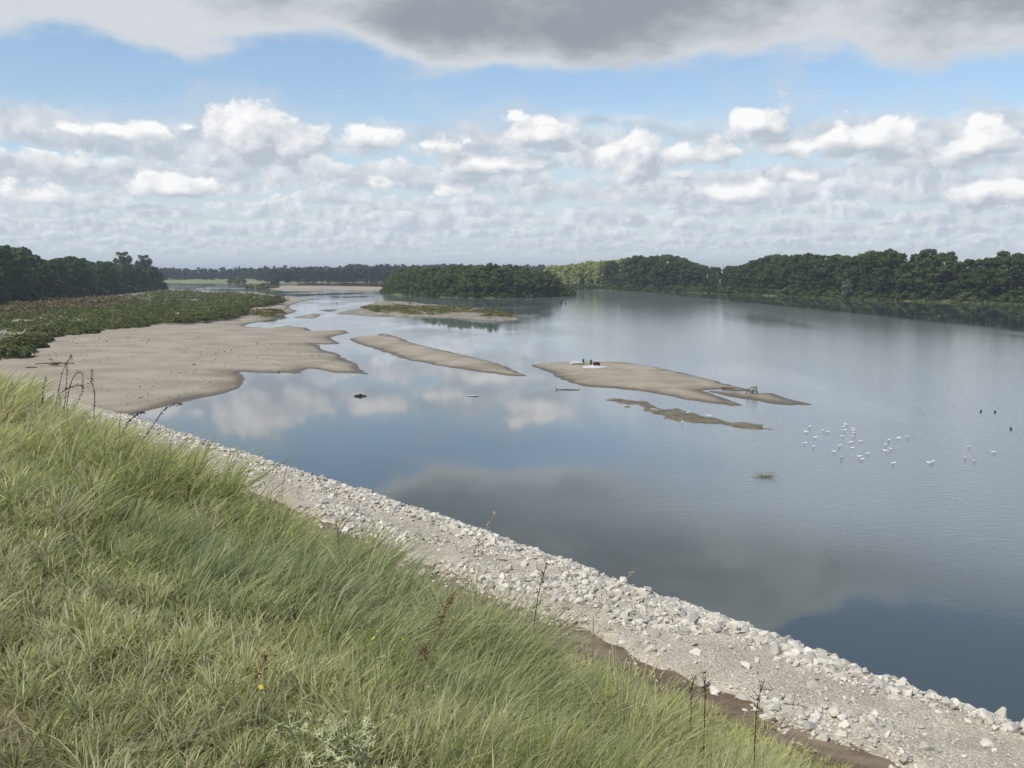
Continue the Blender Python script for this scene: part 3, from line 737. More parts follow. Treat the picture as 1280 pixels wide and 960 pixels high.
mass('dead_brush', P2([(375, 357.6), (420, 357.7), (470, 357.9), (488, 358.3), (488, 357.3), (420, 356.8), (375, 356.8)], .9), 260, 1.2, 2.0, 20, .25, plain('dead_brush_wood', (.075, .045, .04), .9, .3, .4), 66, 'dark reddish line of brush behind the far pale sandbank', 'brush', z=.6)

# ---------------------------------------------------------------- limestone blocks on the bank
def rock_mesh(i, n=16):
    r = random.Random(500 + i); bm = bmesh.new()
    for _ in range(n):
        a, b = r.uniform(-1, 1), r.uniform(0, 6.283); q = math.sqrt(1 - a * a)
        v_ = Vector((q * math.cos(b), q * math.sin(b), a)); m = max(abs(v_.x), abs(v_.y), abs(v_.z))
        v_ = v_.lerp(v_ / m, .45) * .5; bm.verts.new((v_.x * 1.15, v_.y * .9, v_.z * .68))
    h = bmesh.ops.convex_hull(bm, input=bm.verts)
    bmesh.ops.delete(bm, geom=[g for g in h['geom_interior'] + h['geom_unused'] if isinstance(g, bmesh.types.BMVert)], context='VERTS')
    bmesh.ops.bevel(bm, geom=bm.edges[:], offset=.03, segments=1, affect='EDGES', clamp_overlap=True) if n > 16 else None
    bmesh.ops.triangulate(bm, faces=bm.faces[:]); bm.normal_update()
    me = bpy.data.meshes.new('stone'); bm.to_mesh(me); bm.free(); me.materials.append(STONE)
    return me
ROCKS = [rock_mesh(i, 10) for i in range(10)]
BIGR = [rock_mesh(20 + i, 18) for i in range(12)]
def arrays(me):
    V = np.zeros(len(me.vertices) * 3, np.float32); me.vertices.foreach_get('co', V)
    T = np.array([p.vertices[:] for p in me.polygons]); return V.reshape(-1, 3), T
rs = np.random.default_rng(9)
N = 56000
S_ = rs.uniform(-16, 66, N); T_ = rs.uniform(16.3, 22.9, N)
rough_zone = fbm(S_ * .35, T_ * .55, 120, 4)
big = rs.pareto(2.6, N) + 1
size = .041 * big * (1 + .9 * sm(T_, 20.0, 21.6)) * (.55 + 1.2 * sm(rough_zone, .38, .62))
size = np.clip(size, .03, .30)
edge = 17.75 + (fbm(S_ * .7, S_ * .1, 71, 5) - .5) * 1.2
dist = np.hypot(*bank_xy(S_, T_))
ok = (T_ > edge - rs.exponential(.42, N)) & (size > .0020 * dist * rs.uniform(.7, 1.3, N))
S_, T_, size, dist = S_[ok], T_[ok], size[ok], dist[ok]
# the armour row at the water's edge
M = 3600
S2 = rs.uniform(-16, 66, M); T2 = 21.35 + rs.normal(0, .48, M); z2 = np.clip(rs.lognormal(-1.92, .38, M), .07, .38)
M3 = 800
S3 = rs.uniform(-16, 66, M3); T3 = 22.5 + rs.uniform(-.5, 1.0, M3); z3 = np.clip(rs.lognormal(-1.4, .33, M3), .14, .5)
S_ = np.concatenate((S_, S2, S3)); T_ = np.concatenate((T_, T2, T3)); size = np.concatenate((size, z2, z3))
xx, yy = bank_xy(S_, T_); dist = np.hypot(xx, yy); zz = np.maximum(bank_z(S_, T_), np.where(T_ < 18.2, levee_z(S_, T_ - bank_in(S_)) + .02, -9)) + size * rs.uniform(-.05, .22, len(S_))
sx = screen_x(xx, np.maximum(yy, 1)); vis = (sx > 120) & (sx < 1290) & (yy > 3) & (T_ < 22.2)
order = np.argsort(-(size / dist) * vis)
pick = order[:300]; rest = order[300:]
def rotm(n, r):
    a, b, c = r.uniform(0, 6.283, n), r.normal(0, .45, n), r.normal(0, .45, n)
    ca, sa, cb, sb, cc, sc = np.cos(a), np.sin(a), np.cos(b), np.sin(b), np.cos(c), np.sin(c); z = np.zeros(n); o = np.ones(n)
    Rz = np.stack((ca, -sa, z, sa, ca, z, z, z, o), -1).reshape(n, 3, 3); Rx = np.stack((o, z, z, z, cb, -sb, z, sb, cb), -1).reshape(n, 3, 3); Ry = np.stack((cc, z, sc, z, o, z, -sc, z, cc), -1).reshape(n, 3, 3)
    return Rz @ Rx @ Ry
for j in pick:
    o = obj('stone', BIGR[int(rs.integers(len(BIGR)))], bank, (xx[j], yy[j], zz[j]))
    o.rotation_euler = (rs.normal(0, .4), rs.normal(0, .4), rs.uniform(0, 6.28)); s_ = size[j] * 1.05; o.scale = (s_, s_ * rs.uniform(.8, 1.1), s_ * rs.uniform(.85, 1.2))
parts = []
var = rs.integers(len(ROCKS), size=len(rest))
for q, me in enumerate(ROCKS):
    idx = rest[var == q]; V, T = arrays(me); R = rotm(len(idx), rs)
    vs = np.einsum('nij,vj->nvi', R, V) * size[idx][:, None, None] + np.stack((xx[idx], yy[idx], zz[idx]), -1)[:, None]
    fs = (T[None] + (np.arange(len(idx)) * len(V))[:, None, None]).reshape(-1, 3)
    parts.append((vs.reshape(-1, 3), fs))
vs, fs = join(parts)
obj('loose_stones', mesh('loose_stones', vs, fs, STONE), bank, kind='stuff')

# washed-up pebbles and bits of wood on the near sand: too small to count
q = in_poly(1300, P2([(60, 470), (128, 510), (200, 500), (290, 480), (370, 462), (430, 455), (380, 430), (350, 415), (280, 410), (180, 415), (60, 430)], .5), rs)
q = q[fbm(q[:, 0] * .15, q[:, 1] * .08, 150, 4) > .44]; psz = np.clip(rs.lognormal(-2.5, .5, len(q)), .03, .3) * np.clip(np.hypot(*q.T) / 90, .7, 1.6); parts = []
deps = bpy.data.objects['beach'].data; bv = np.zeros(len(deps.vertices) * 3, np.float32); deps.vertices.foreach_get('co', bv); bv = bv.reshape(-1, 3); near_b = bv[np.hypot(bv[:, 0], bv[:, 1]) < 200]
for k in range(len(ROCKS)):
    qi = q[k::len(ROCKS)]; V, T = arrays(ROCKS[k]); zq = np.array([near_b[np.argmin((near_b[:, 0] - a) ** 2 + (near_b[:, 1] - b) ** 2), 2] for a, b in qi])
    vs = np.einsum('nij,vj->nvi', rotm(len(qi), rs), V * np.array((1.3, .8, .6))) * psz[k::len(ROCKS)][:, None, None] + np.stack((qi[:, 0], qi[:, 1], zq + .01), -1)[:, None]
    parts.append((vs.reshape(-1, 3), (T[None] + (np.arange(len(qi)) * len(V))[:, None, None]).reshape(-1, 3)))
vs, fs = join(parts); obj('beach_debris', mesh('beach_debris', vs, fs, GREYWOOD), kind='stuff', label='scattered grey pebbles and wood bits on the left beach', cat='debris')

# ---------------------------------------------------------------- grass on the levee
gr = np.random.default_rng(3)
def blades(n, rmin, rmax, amin, amax, kind):
    a = gr.uniform(math.radians(amin), math.radians(amax), n); r = np.exp(gr.uniform(math.log(rmin), math.log(rmax), n))
    x, y = np.sin(a) * r, np.cos(a) * r; s, t = st(x, y)
    k = (t > .35) & (t < 16.6) & (gr.uniform(size=n) < np.where(t > 8, .45, 1))
    thin = fbm(s * 1.3, t * 1.6, 8, 3); k &= (t > .35 + thin * .9) | (gr.uniform(size=n) < .22)
    k &= (t < 14.2 + thin * 1.8) | ((t < 16.6) & (gr.uniform(size=n) < .22 * sm(fbm(s * .9, t * .9, 17, 3), .48, .7)))
    return x[k], y[k], r[k], s[k], t[k]
def build_grass(x, y, r, s, t, stalk=False, tuft=None):
    n = len(x); z = levee_z(s, t)
    if tuft is None:
        # draw the blades together into small tufts that spread outwards
        cs = .16 + .02 * np.clip(r - 4, 0, 12); gs, gt = np.floor(s / cs), np.floor(t / cs)
        c_s, c_t = (gs + .2 + .6 * _h(gs, gt, 5)) * cs, (gt + .2 + .6 * _h(gs, gt, 6)) * cs
        pull = np.where(gr.uniform(size=n) < .7, gr.uniform(.3, .85, n), 0.0); ds_, dt_ = s - c_s, t - c_t
        s, t = s - ds_ * pull, t - dt_ * pull; x, y = xy(s, t); z = levee_z(s, t)
        th = .6 + .8 * _h(gs, gt, 7); od = np.arctan2(ds_ * DV[1] + dt_ * NV[1], ds_ * DV[0] + dt_ * NV[0]); tint = _h(gs, gt, 8)
    else: th = 1.0; od = None; tint = .5
    cl = fbm(s * .55, t * .7, 12, 3); cl2 = fbm(s * 1.8, t * 1.8, 22, 3); zone = fbm(s * .22 + 4, t * .3, 31, 3)
    tall = sm(t, 1.4, 3.2) * (.55 + .9 * sm(cl, .35, .65))
    h = (.09 + .27 * tall) * (.55 + .9 * cl2) * gr.uniform(.55, 1.35, n)
    h = h * th * (1 - .35 * sm(t, 9, 15))
    if stalk: h = (.16 + .32 * tall) * gr.uniform(.7, 1.3, n) * (1 - .5 * (1 - sm(s, .9, 3)))
    h *= (1 - .35 * sm(t, 4.2, 6.0)) * (1 - .55 * (1 - sm(s, .9, 2.8)) * sm(t, 1.4, 2.2))
    la = math.radians(8) + (fbm(s * .5, t * .5, 44, 3) - .5) * 3.4 + gr.normal(0, .8 + .8 * (1 - sm(t, 1.2, 2.8)), n)
    lean = h * gr.uniform(.25, 1.35, n) * (.55 if stalk else 1.0)
    if od is not None:
        k_ = gr.uniform(.3, 1.2, n); la = np.arctan2(np.sin(la) + np.sin(od) * k_, np.cos(la) + np.cos(od) * k_)
    if tuft is not None:
        h = tuft[0]; la = tuft[1]; lean = tuft[2]
    lx, ly = np.cos(la) * lean, np.sin(la) * lean
    w = np.clip(.00105 * r ** .8, .0015, .02) * gr.uniform(.7, 1.5, n) * (.6 if stalk else 1)
    # width lies across the line of sight, give or take
    ba = np.arctan2(-x, y) + gr.normal(0, .6, n); bx, by = np.cos(ba) * w, np.sin(ba) * w
    P = np.zeros((n, 7, 3), np.float32)
    for i, (f, wf) in enumerate(((0, 1.0), (.38, .95), (.75, .6))):
        cx, cy, cz = x + lx * f ** 1.8, y + ly * f ** 1.8, z + h * (f - .12 * f * f * (lean / h)) - (.03 if i == 0 else 0)
        P[:, 2 * i] = np.stack((cx - bx * wf, cy - by * wf, cz), -1); P[:, 2 * i + 1] = np.stack((cx + bx * wf, cy + by * wf, cz), -1)
    P[:, 6] = np.stack((x + lx, y + ly, z + h * (1 - .22 * lean / h)), -1)
    b = (np.arange(n) * 7)[:, None]
    Q = np.concatenate((b + np.array((0, 1, 3, 2)), b + np.array((2, 3, 5, 4)))); T = b + np.array((4, 5, 6))
    green, blue, straw, yel, brown = (np.array(c) for c in ((.315, .348, .132), (.325, .37, .205), (.63, .58, .36), (.61, .61, .225), (.32, .255, .16)))
    k1 = sm(fbm(s * .5, t * .6, 55, 3), .45, .62) * sm(t, 1.8, 3.2) * (1 - .6 * sm(r, 9, 16))
    c = lerp(green, blue, (k1 * gr.uniform(.4, 1, n))[:, None])
    ky = np.clip(sm(r, 5, 14) * .8 + .25 * zone, 0, 1) * gr.uniform(.3, 1, n); c = lerp(c, yel, ky[:, None])  # farther blades turn pale yellow: sunlight there is put into their colour
    ks = gr.uniform(size=n) < (.18 + .30 * (1 - sm(t, 1.0, 2.6)) + .25 * sm(zone, .48, .66)); c = np.where(ks[:, None], lerp(c, straw, gr.uniform(.35, 1, n)[:, None]), c)
    kb = gr.uniform(size=n) < .06 + .10 * (1 - sm(t, .8, 2.0)); c = np.where(kb[:, None], lerp(c, brown, .8), c)
    if stalk: c = lerp(straw, c, gr.uniform(0, .35, n)[:, None])
    c = c * (gr.uniform(.8, 1.25, n) * (.85 + .3 * tint))[:, None]
    c = lerp(c, straw * .8, (.45 * (tint > .82) if od is not None else np.zeros(n))[:, None])
    return P.reshape(-1, 3), [Q, T], np.repeat(c, 7, axis=0)
b1 = build_grass(*blades(365000, 2.2, 75, -37, 37, 0)); b2 = build_grass(*blades(9000, 2.6, 40, -36, 36, 1), stalk=True)
# tussocks of longer blue-green blades on the brow
tc_s, tc_t = np.concatenate((gr.uniform(-3.5, 26, 380), gr.uniform(0, 6, 50))), np.concatenate((gr.uniform(1.9, 6.4, 380), gr.uniform(2.6, 4.6, 50)))
keep = fbm(tc_s * .35, tc_t * .5, 140, 3) + .10 * (1 - sm(tc_s, 2, 9)) > .47; tc_s, tc_t = tc_s[keep], tc_t[keep]
nb = 120; R_ = gr.uniform(.10, .24, len(tc_s))[:, None]; ang = gr.uniform(0, 6.283, (len(tc_s), nb)); rad = np.sqrt(gr.uniform(0, 1, ang.shape)) * R_
s_, t_ = (tc_s[:, None] + np.cos(ang) * rad).ravel(), (tc_t[:, None] + np.sin(ang) * rad).ravel(); x_, y_ = xy(s_, t_)
hh = np.repeat(gr.uniform(.22, .42, len(tc_s)) * (1 - .35 * sm(tc_s, 5, 11)) * (1 - .55 * (1 - sm(tc_s, .9, 3.0))) * (1 + .35 * (1 - sm(np.abs(tc_s - 3), 2, 5)) * sm(tc_t, 2.2, 3.2)), nb) * gr.uniform(.5, 1.15, len(s_)) * (1 - .25 * sm(t_, 4, 6))
out = np.arctan2(y_ - np.repeat(xy(tc_s, tc_t)[1], nb), x_ - np.repeat(xy(tc_s, tc_t)[0], nb))
ox, oy = np.cos(out) * (rad / R_).ravel() * .7 + .8, np.sin(out) * (rad / R_).ravel() * .7 + .12
b3 = build_grass(x_, y_, np.hypot(x_, y_), s_, t_, tuft=(hh, np.arctan2(oy, ox) + gr.normal(0, .25, len(s_)), hh * np.clip(np.hypot(ox, oy) * gr.uniform(.5, 1.1, len(s_)), .1, 1.3)))
b3[2][:] = lerp(b3[2], np.array((.29, .35, .18)), .5)
vs, fs = join([b1[:2], b2[:2], b3[:2]]); cc = np.concatenate((b1[2], b2[2], b3[2]))
obj('grass', mesh('grass', vs, fs, GRASS, False, cc), kind='stuff', label='tall windblown green and straw grass covering the levee slope', cat='grass')


# ---------------------------------------------------------------- plants that stand out of the grass
def levee_hit(px, py, lift=0.0):
    """where the sight line through a pixel meets the levee surface raised by lift"""
    v_ = ray(px, py); k = np.linspace(1.5, 60, 6000); q = np.array((0, 0, CAMZ)) + v_[None] * k[:, None]
    s_, t_ = st(q[:, 0], q[:, 1]); below = q[:, 2] < levee_z(s_, t_) + lift
    return q[int(np.argmax(below))]
def depth_pts(pts, Y):
    out = []
    for a, b in pts:
        v_ = ray(a, b); out.append(np.array((0, 0, CAMZ)) + v_ * (Y / v_[1]))
    return np.array(out)
def smooth_path(p, n=14):
    p = np.asarray(p, float); k = np.linspace(0, len(p) - 1, n); i = np.minimum(k.astype(int), len(p) - 2); f = (k - i)[:, None]
    p0, p1, p2, p3 = p[np.maximum(i - 1, 0)], p[i], p[i + 1], p[np.minimum(i + 2, len(p) - 1)]
    return .5 * (2 * p1 + (p2 - p0) * f + (2 * p0 - 5 * p1 + 4 * p2 - p3) * f ** 2 + (3 * p1 - p0 - 3 * p2 + p3) * f ** 3)
wr = np.random.default_rng(88)
def stem(name, pts, Y, mat, label, group, r0=.006, seeds=0, seed_mat=None, seed_size=.012, start=.25, cat='plant', twigs=0, spread=.8):
    P = depth_pts(pts, Y); s_, t_ = st(P[0, 0], P[0, 1]); g = float(levee_z(np.array([s_]), np.array([t_]))[0])
    Y2 = wr.normal(0, .05, len(P)); P[:, 1] += Y2
    P = smooth_path(P); base = P[0].copy(); base[2] = min(g - .03, P[0, 2] - .02); P = np.concatenate(([base], P)); root = base.copy()
    e = obj(name, None, loc=root, label=label, cat=cat, group=group); e.empty_display_size = .1
    f = np.linspace(0, 1, len(P)); parts = [tube(P - root, r0 * (1 - .7 * f), 5)]
    for k in range(twigs):
        i = int(wr.integers(len(P) // 3, len(P) - 1)); d = wr.normal(0, 1, 3) * (.035, .035, .02) + (0, 0, .06); parts.append(tube([P[i] - root, P[i] - root + d * .6, P[i] - root + d], (r0 * .5, r0 * .4, r0 * .2), 4))
    vs, fs = join(parts); obj('stem', mesh('stem', vs, fs, mat, True), e)
    if seeds:
        k = wr.uniform(start, 1, seeds); c = np.stack([np.interp(k, f, P[:, j]) for j in range(3)], -1) - root + wr.normal(0, seed_size * spread, (seeds, 3))
        vs, fs = cards(c, wr.normal(size=(seeds, 3)), seed_size * wr.uniform(.6, 1.3, seeds), wr)
        obj('seed_head', mesh('seed_head', vs, fs, seed_mat or mat), e, kind='stuff')
    return e
G = 'dark dry stalks on the levee brow'
for pts, Y, lab in (([(66, 532), (72, 500), (80, 465), (86, 449), (90, 445)], 15.4, 'tallest dark dry dock stalk on the levee brow against the sand'),
                    ([(77, 530), (82, 487), (84, 452)], 15.6, 'straight dark stalk just right of the tallest one on the brow'),
                    ([(84, 505), (88, 482), (95, 468), (102, 465), (107, 475), (104, 490), (95, 509)], 15.2, 'dark stalk bent over in an arch on the levee brow'),
                    ([(74, 492), (88, 484), (99, 482), (106, 485)], 15.8, 'short dark stalk leaning across the arched one'),
                    ([(116, 514), (117, 492), (118, 476), (115, 462)], 14.6, 'lone upright dark stalk right of the arched one'),
                    ([(53, 524), (55, 492), (57, 472)], 15.8, 'leftmost thin brown stalk on the levee brow'),
                    ([(180, 552), (193, 530), (206, 512), (219, 505), (227, 505)], 12.5, 'curved dark stalk nodding over the water near the stone bank'),
                    ([(157, 530), (171, 518), (181, 515)], 13.2, 'short dark stalk leaning right beside the nodding one')):
    stem('dry_stalk', pts, Y, STEM, lab, G, .007, 90, None, .013, .15)
G = 'straw-coloured stalks above the grass'
for i, (pts, Y, lab) in enumerate((([(585, 705), (600, 672), (619, 643)], 7.6, 'pale straw stalk tip crossing the stone bank edge'), ([(742, 775), (768, 737), (795, 712)], 6.6, 'pale straw stalk leaning over the right part of the stone bank'),
                    ([(594, 765), (606, 740), (616, 731)], 7.0, 'short pale straw stalk beside the brown track'), ([(352, 610), (360, 583), (373, 563)], 9.8, 'feathery straw stalk against the blue water'), ([(436, 690), (452, 655), (472, 632)], 8.6, 'straw stalk over the narrow far part of the track'),
                    ([(690, 850), (735, 800), (765, 785)], 5.6, 'pale seeding stalk over the tussock on the brow'), ([(880, 955), (884, 915), (887, 893)], 4.8, 'upright straw stalk near the bottom right tussock'), ([(318, 668), (322, 640), (327, 625)], 8.0, 'yellowish seed stalk in the middle of the slope'))):
    stem('straw_stalk', pts, Y, STRAWSTEM, lab, G, .0035, 26, None, .008, .6)
G = 'dark weeds at the edge of the track'
for pts, Y, lab in (([(668, 775), (674, 738), (680, 718), (683, 702)], 6.9, 'slim dark weed with leaves standing against the stone bank'), ([(878, 885), (879, 858), (878, 838)], 5.9, 'dark dried weed beside the brown track at right'),
                    ([(862, 890), (866, 862), (869, 842)], 6.0, 'brown dried weed left of the darker one at right'), ([(944, 925), (950, 885), (953, 848)], 5.5, 'twiggy dark weed standing before the stone bank at right'), ([(418, 690), (428, 660), (450, 635)], 8.8, 'thin dark twig leaning over the upper track')):
    stem('dark_weed', pts, Y, STEM, lab, G, .004, 30, None, .008, .3, twigs=6)
for pts, lab, n, dl in (([(540, 805), (548, 785), (556, 765), (567, 745)], 'rusty red-brown seeding dock in the grass', 260, .24), ([(530, 838), (533, 820), (528, 805)], 'small brown dried dock below the rusty one', 90, .24), ([(322, 845), (330, 828), (338, 815)], 'brown dead stalk tuft in the left grass', 40, .12)):
    stem('seeding_dock', pts, levee_hit(pts[0][0], pts[0][1], dl)[1], RUST, lab, 'seeding docks', .0025, n, RUST, .007, .25, twigs=9, spread=2.2)
# yellow flowers
def flower_mesh():
    a = np.arange(9) * 2 * math.pi / 9; V = [(0, 0, .004)]; Fq = []
    for i, q in enumerate(a):
        for d, rr in ((-.28, .012), (0, .019), (.28, .012)): V.append((math.cos(q + d) * rr, math.sin(q + d) * rr, .006 if rr > .015 else .002))
        Fq.append((0, 1 + 3 * i, 2 + 3 * i, 3 + 3 * i))
    return mesh('flower_head', np.array(V), np.array(Fq), YELLOW)
FL = flower_mesh()
for i, (a, b, lab) in enumerate(((540, 757, 'yellow flower left of the rusty dock'), (582, 753, 'yellow flower right of the rusty dock top'), (567, 772, 'yellow flower touching the rusty dock'), (595, 780, 'rightmost yellow flower beyond the rusty dock'),
                                 (472, 789, 'topmost yellow flower of the cluster left of the rusty dock'), (481, 796, 'lower right yellow flower of the cluster left of the rusty dock'), (467, 798, 'lowest left yellow flower of the cluster left of the dock'), (503, 799, 'single yellow flower between cluster and rusty dock'), (447, 789, 'faint yellow flower left of the cluster'), (326, 859, 'lone yellow flower low in the left grass'))):
    p = levee_hit(a, b, .44); s_, t_ = st(p[0], p[1]); g = float(levee_z(np.array([s_]), np.array([t_]))[0])
    e = obj('yellow_flower', None, loc=(p[0], p[1], g), label=lab, cat='flower', group='yellow flowers in the grass'); e.empty_display_size = .05
    hz = p[2] - g; vs, fs = tube([(0.02, .01, -.02), (.012, 0, hz * .5), (0, 0, hz)], (.002, .0017, .0014), 4); obj('stem', mesh('stem', vs, fs, FLOWERSTEM, True), e)
    h_ = obj('flower_head', FL, e, (0, 0, hz)); h_.rotation_euler = (.7, wr.normal(0, .2), wr.uniform(0, 6)); h_.scale = (.5,) * 3
# pale spiny field thistles
def star_mesh(seed):
    r = np.random.default_rng(seed); parts = []
    for k in range(11):
        a = k * 2.4; el = r.uniform(-.1, .7); L = r.uniform(.022, .040); d = np.array((math.cos(a) * math.cos(el), math.sin(a) * math.cos(el), math.sin(el))); w_ = np.cross(d, (0, 0, 1)); w_ /= np.linalg.norm(w_) + 1e-6
        parts.append((np.array((w_ * .0015, d * L * .4 + w_ * .0045, d * L, d * L * .4 - w_ * .0045)), np.array([(0, 1, 2, 3)])))
    b, q = tube([(0, 0, -.006), (0, 0, .004), (0, 0, .013)], (.005, .009, .003), 6); parts.append((b, q))
    v_, f_ = join(parts); return mesh('spiny_head', v_, f_, THISTLE)
STARS = [star_mesh(k) for k in range(3)]
for i, (a, b, k) in enumerate(((470, 838, 1.0), (482, 856, .8), (432, 892, 1.1), (402, 902, 1.0), (362, 896, .9), (440, 922, 1.2), (522, 868, .9), (388, 946, 1.2), (556, 898, .9), (455, 948, 1.1), (500, 892, .9))):
    p = levee_hit(a, b, .18 * k); s_, t_ = st(p[0], p[1]); g = float(levee_z(np.array([s_]), np.array([t_]))[0]); hz = max(p[2] - g, .1)
    e = obj('spiny_thistle', None, loc=(p[0], p[1], g), label=f"pale spiny thistle in the near grass, {ORD(i + 1)} of eleven counted from the top", cat='thistle', group='pale spiny thistles'); e.empty_display_size = .05
    parts = [tube([(0, 0, -.03), (.005, 0, hz * .5), (0, 0, hz)], (.0032, .003, .002), 5)]; heads = [(0, 0, hz)]
    for j in range(11):
        q = wr.uniform(.25, .95); an = j * 2.4 + wr.normal(0, .4); L = wr.uniform(.05, .11) * k; t1 = np.array((math.cos(an) * L, math.sin(an) * L, hz * q + L * wr.uniform(.2, .7)))
        parts.append(tube([(0, 0, hz * q), (t1[0] * .5, t1[1] * .5, (hz * q + t1[2]) / 2 - .005), t1], (.0022, .0018, .0014), 4)); heads.append(tuple(t1))
    vs, fs = join(parts); obj('stem', mesh('stem', vs, fs, THISTLE, True), e)
    for hp in heads:
        h_ = obj('spiny_head', STARS[int(wr.integers(3))], e, hp); h_.rotation_euler = (wr.normal(0, .5), wr.normal(0, .5), wr.uniform(0, 6)); h_.scale = (k * wr.uniform(.5, .95),) * 3

# ---------------------------------------------------------------- birds
def ring_body(rings, sides=9):
    """(x, z, half width, half height) rings along the body -> verts, quads, ring index and side angle of each quad"""
    th = np.arange(sides) * 2 * math.pi / sides
    V = np.concatenate([np.stack((np.full(sides, x), np.cos(th) * w_, z + np.sin(th) * h_), -1) for x, z, w_, h_ in rings]); Fq, info = [], []
    for i in range(len(rings) - 1):
        for j in range(sides):
            k = (j + 1) % sides; Fq.append((i * sides + j, (i + 1) * sides + j, (i + 1) * sides + k, i * sides + k)); info.append((i, th[j] + math.pi / sides))
    return V, np.array(Fq), info
def bird(name, rings, mats, wing_rings, head_from, beak_from, legs, leg_y=.022, leg_x=0.0, leg_top=.17):
    V, Q, info = ring_body(rings); parts = [(V, Q)]
    idx = []
    for i, a in info:
        idx.append(3 if i >= beak_from else 2 if i >= head_from else 1 if (i in wing_rings and -.25 < math.sin(a)) else 0)
    if legs:
        for sg in (-1, 1):
            v_, f_ = tube([(leg_x, sg * leg_y, leg_top), (leg_x - .012, sg * leg_y, leg_top * .5), (leg_x, sg * leg_y, -legs)], .0055, 4); parts.append((v_, f_)); idx += [3] * len(f_)
    vs, fs = join(parts); me = mesh(name, vs, fs, None, True)
    for m_ in mats: me.materials.append(m_)
    me.polygons.foreach_set('material_index', np.array(idx, np.int32)); return me
GR = [(-.205, .192, .006, .006), (-.15, .196, .028, .018), (-.09, .198, .055, .040), (0, .192, .078, .062), (.08, .196, .074, .064), (.13, .212, .056, .056), (.158, .240, .040, .042), (.176, .264, .040, .040), (.203, .272, .036, .034), (.226, .268, .014, .014), (.255, .262, .003, .003)]
GULL = bird('gull', GR, (WHITEF, GREYF, WHITEF, BEAK), (0, 1, 2, 3), 6, 9, .12)
gz = [(135, 97), (121, 126), (108, 185), (164, 155), (155, 206), (213, 117), (230, 125), (293, 200), (264, 231), (308, 262), (316, 100), (333, 86), (319, 117), (313, 148), (373, 108), (366, 118), (375, 131), (372, 150), (354, 181), (410, 176), (362, 211), (399, 258), (411, 272), (444, 242),
      (557, 171), (608, 160), (661, 153), (539, 197), (572, 217), (545, 228), (580, 294), (789, 287), (776, 291), (987, 203), (968, 265), (1016, 280), (1121, 235)]
gp = sorted([(980 + a / 4.267, 510.8 + b / 4.267) for a, b in gz])
br_ = np.random.default_rng(19)
for i, (a, b) in enumerate(gp):
    p = at(a, b + 1.5)
    o = obj('gull', GULL, None, (p[0], p[1], -.05), label=f"white gull standing in the shallows right of the sandbars, {ORD(i + 1)} from the left", cat='gull', group='gulls in the shallow water')
    o.rotation_euler = (0, 0, br_.uniform(-.9, .9) + (math.pi if br_.uniform() < .45 else 0)); o.scale = (br_.uniform(.72, .84),) * 3
for a, b, z, lab in ((859.4, 518.2, .06, 'white gull standing alone on the low wet sandbar'), (884, 521.7, .05, 'left gull of the pair on the low wet sandbar'), (887.6, 522.6, .05, 'right gull of the pair on the low wet sandbar'), (852.5, 530.5, .0, 'gull wading just below the low wet sandbar')):
    p = at(a, b + 1.2, z); o = obj('gull', GULL, None, (p[0], p[1], z + .06), label=lab, cat='gull', group='gulls at the low wet sandbar'); o.rotation_euler = (0, 0, br_.uniform(0, 6.28)); o.scale = (.8,) * 3
DUCK = bird('duck', [(x, z - .14, w_ * 1.15, h_) for x, z, w_, h_ in GR], (DARKF, DARKF, DARKF, BEAK), (1, 2, 3), 6, 9, 0)
for a, b, lab in ((1226, 514, 'left of the two dark ducks floating far right'), (1243.6, 514.3, 'right of the two dark ducks floating far right'), (1264, 536, 'lone dark duck nearest the right frame edge')):
    p = at(a, b + 1); o = obj('duck', DUCK, None, (p[0], p[1], 0), label=lab, cat='duck', group='dark ducks on the water'); o.rotation_euler = (0, 0, br_.uniform(0, 6.28)); o.scale = (.95,) * 3
ER = [(-.30, .48, .004, .004), (-.2, .50, .04, .03), (-.08, .53, .08, .075), (.06, .56, .08, .08), (.14, .62, .045, .05), (.15, .70, .026, .026), (.11, .80, .022, .022), (.13, .90, .022, .022), (.19, .94, .028, .026), (.24, .935, .012, .012), (.36, .92, .003, .003)]
EGRET = bird('egret', ER, (WHITEF, WHITEF, WHITEF, BEAK), (), 8, 9, .03, .03, 0, .5)
p = at(297, 377, .9); o = obj('egret', EGRET, None, (p[0], p[1], .85), label='white egret standing on the sand in front of the far scrub', cat='egret'); o.rotation_euler = (0, 0, .6); o.scale = (1.15,) * 3

# ---------------------------------------------------------------- driftwood and debris
def tangle(seed, n, L, r0, flat=.6, up=.5):
    r = np.random.default_rng(seed); parts = []
    for k in range(n):
        a = r.uniform(0, 6.283); l_ = L * r.uniform(.4, 1); s0 = np.array((r.normal(0, L * .12), r.normal(0, L * .12), r.uniform(-.05, .1) * L)); e = s0 + np.array((math.cos(a) * l_, math.sin(a) * l_ * flat, abs(r.normal(0, up)) * l_)); m = (s0 + e) / 2 + r.normal(0, .1 * l_, 3)
        parts.append(tube(smooth_path([s0, m, e], 6), r0 * r.uniform(.5, 1.1) * np.linspace(1, .25, 6), 5))
    return join(parts)
def wood(name, geo_, mat, px, py, z, label, cat, rot=0.0, group=None, part='branch'):
    p = at(px, py, z); vs, fs = geo_; o = obj(name, mesh(name, vs, fs, mat, True), None, (p[0], p[1], z), label=label, cat=cat, group=group); o.rotation_euler = (0, 0, rot); return o
wood('driftwood', join([tangle(1, 9, .45, .05), tube([(-.5, 0, .02), (0, .05, .12), (.55, 0, .03)], (.06, .09, .04), 7)]), DEADWOOD, 450, 495.5, 0, 'dark driftwood snag alone in the calm water left of centre', 'driftwood')
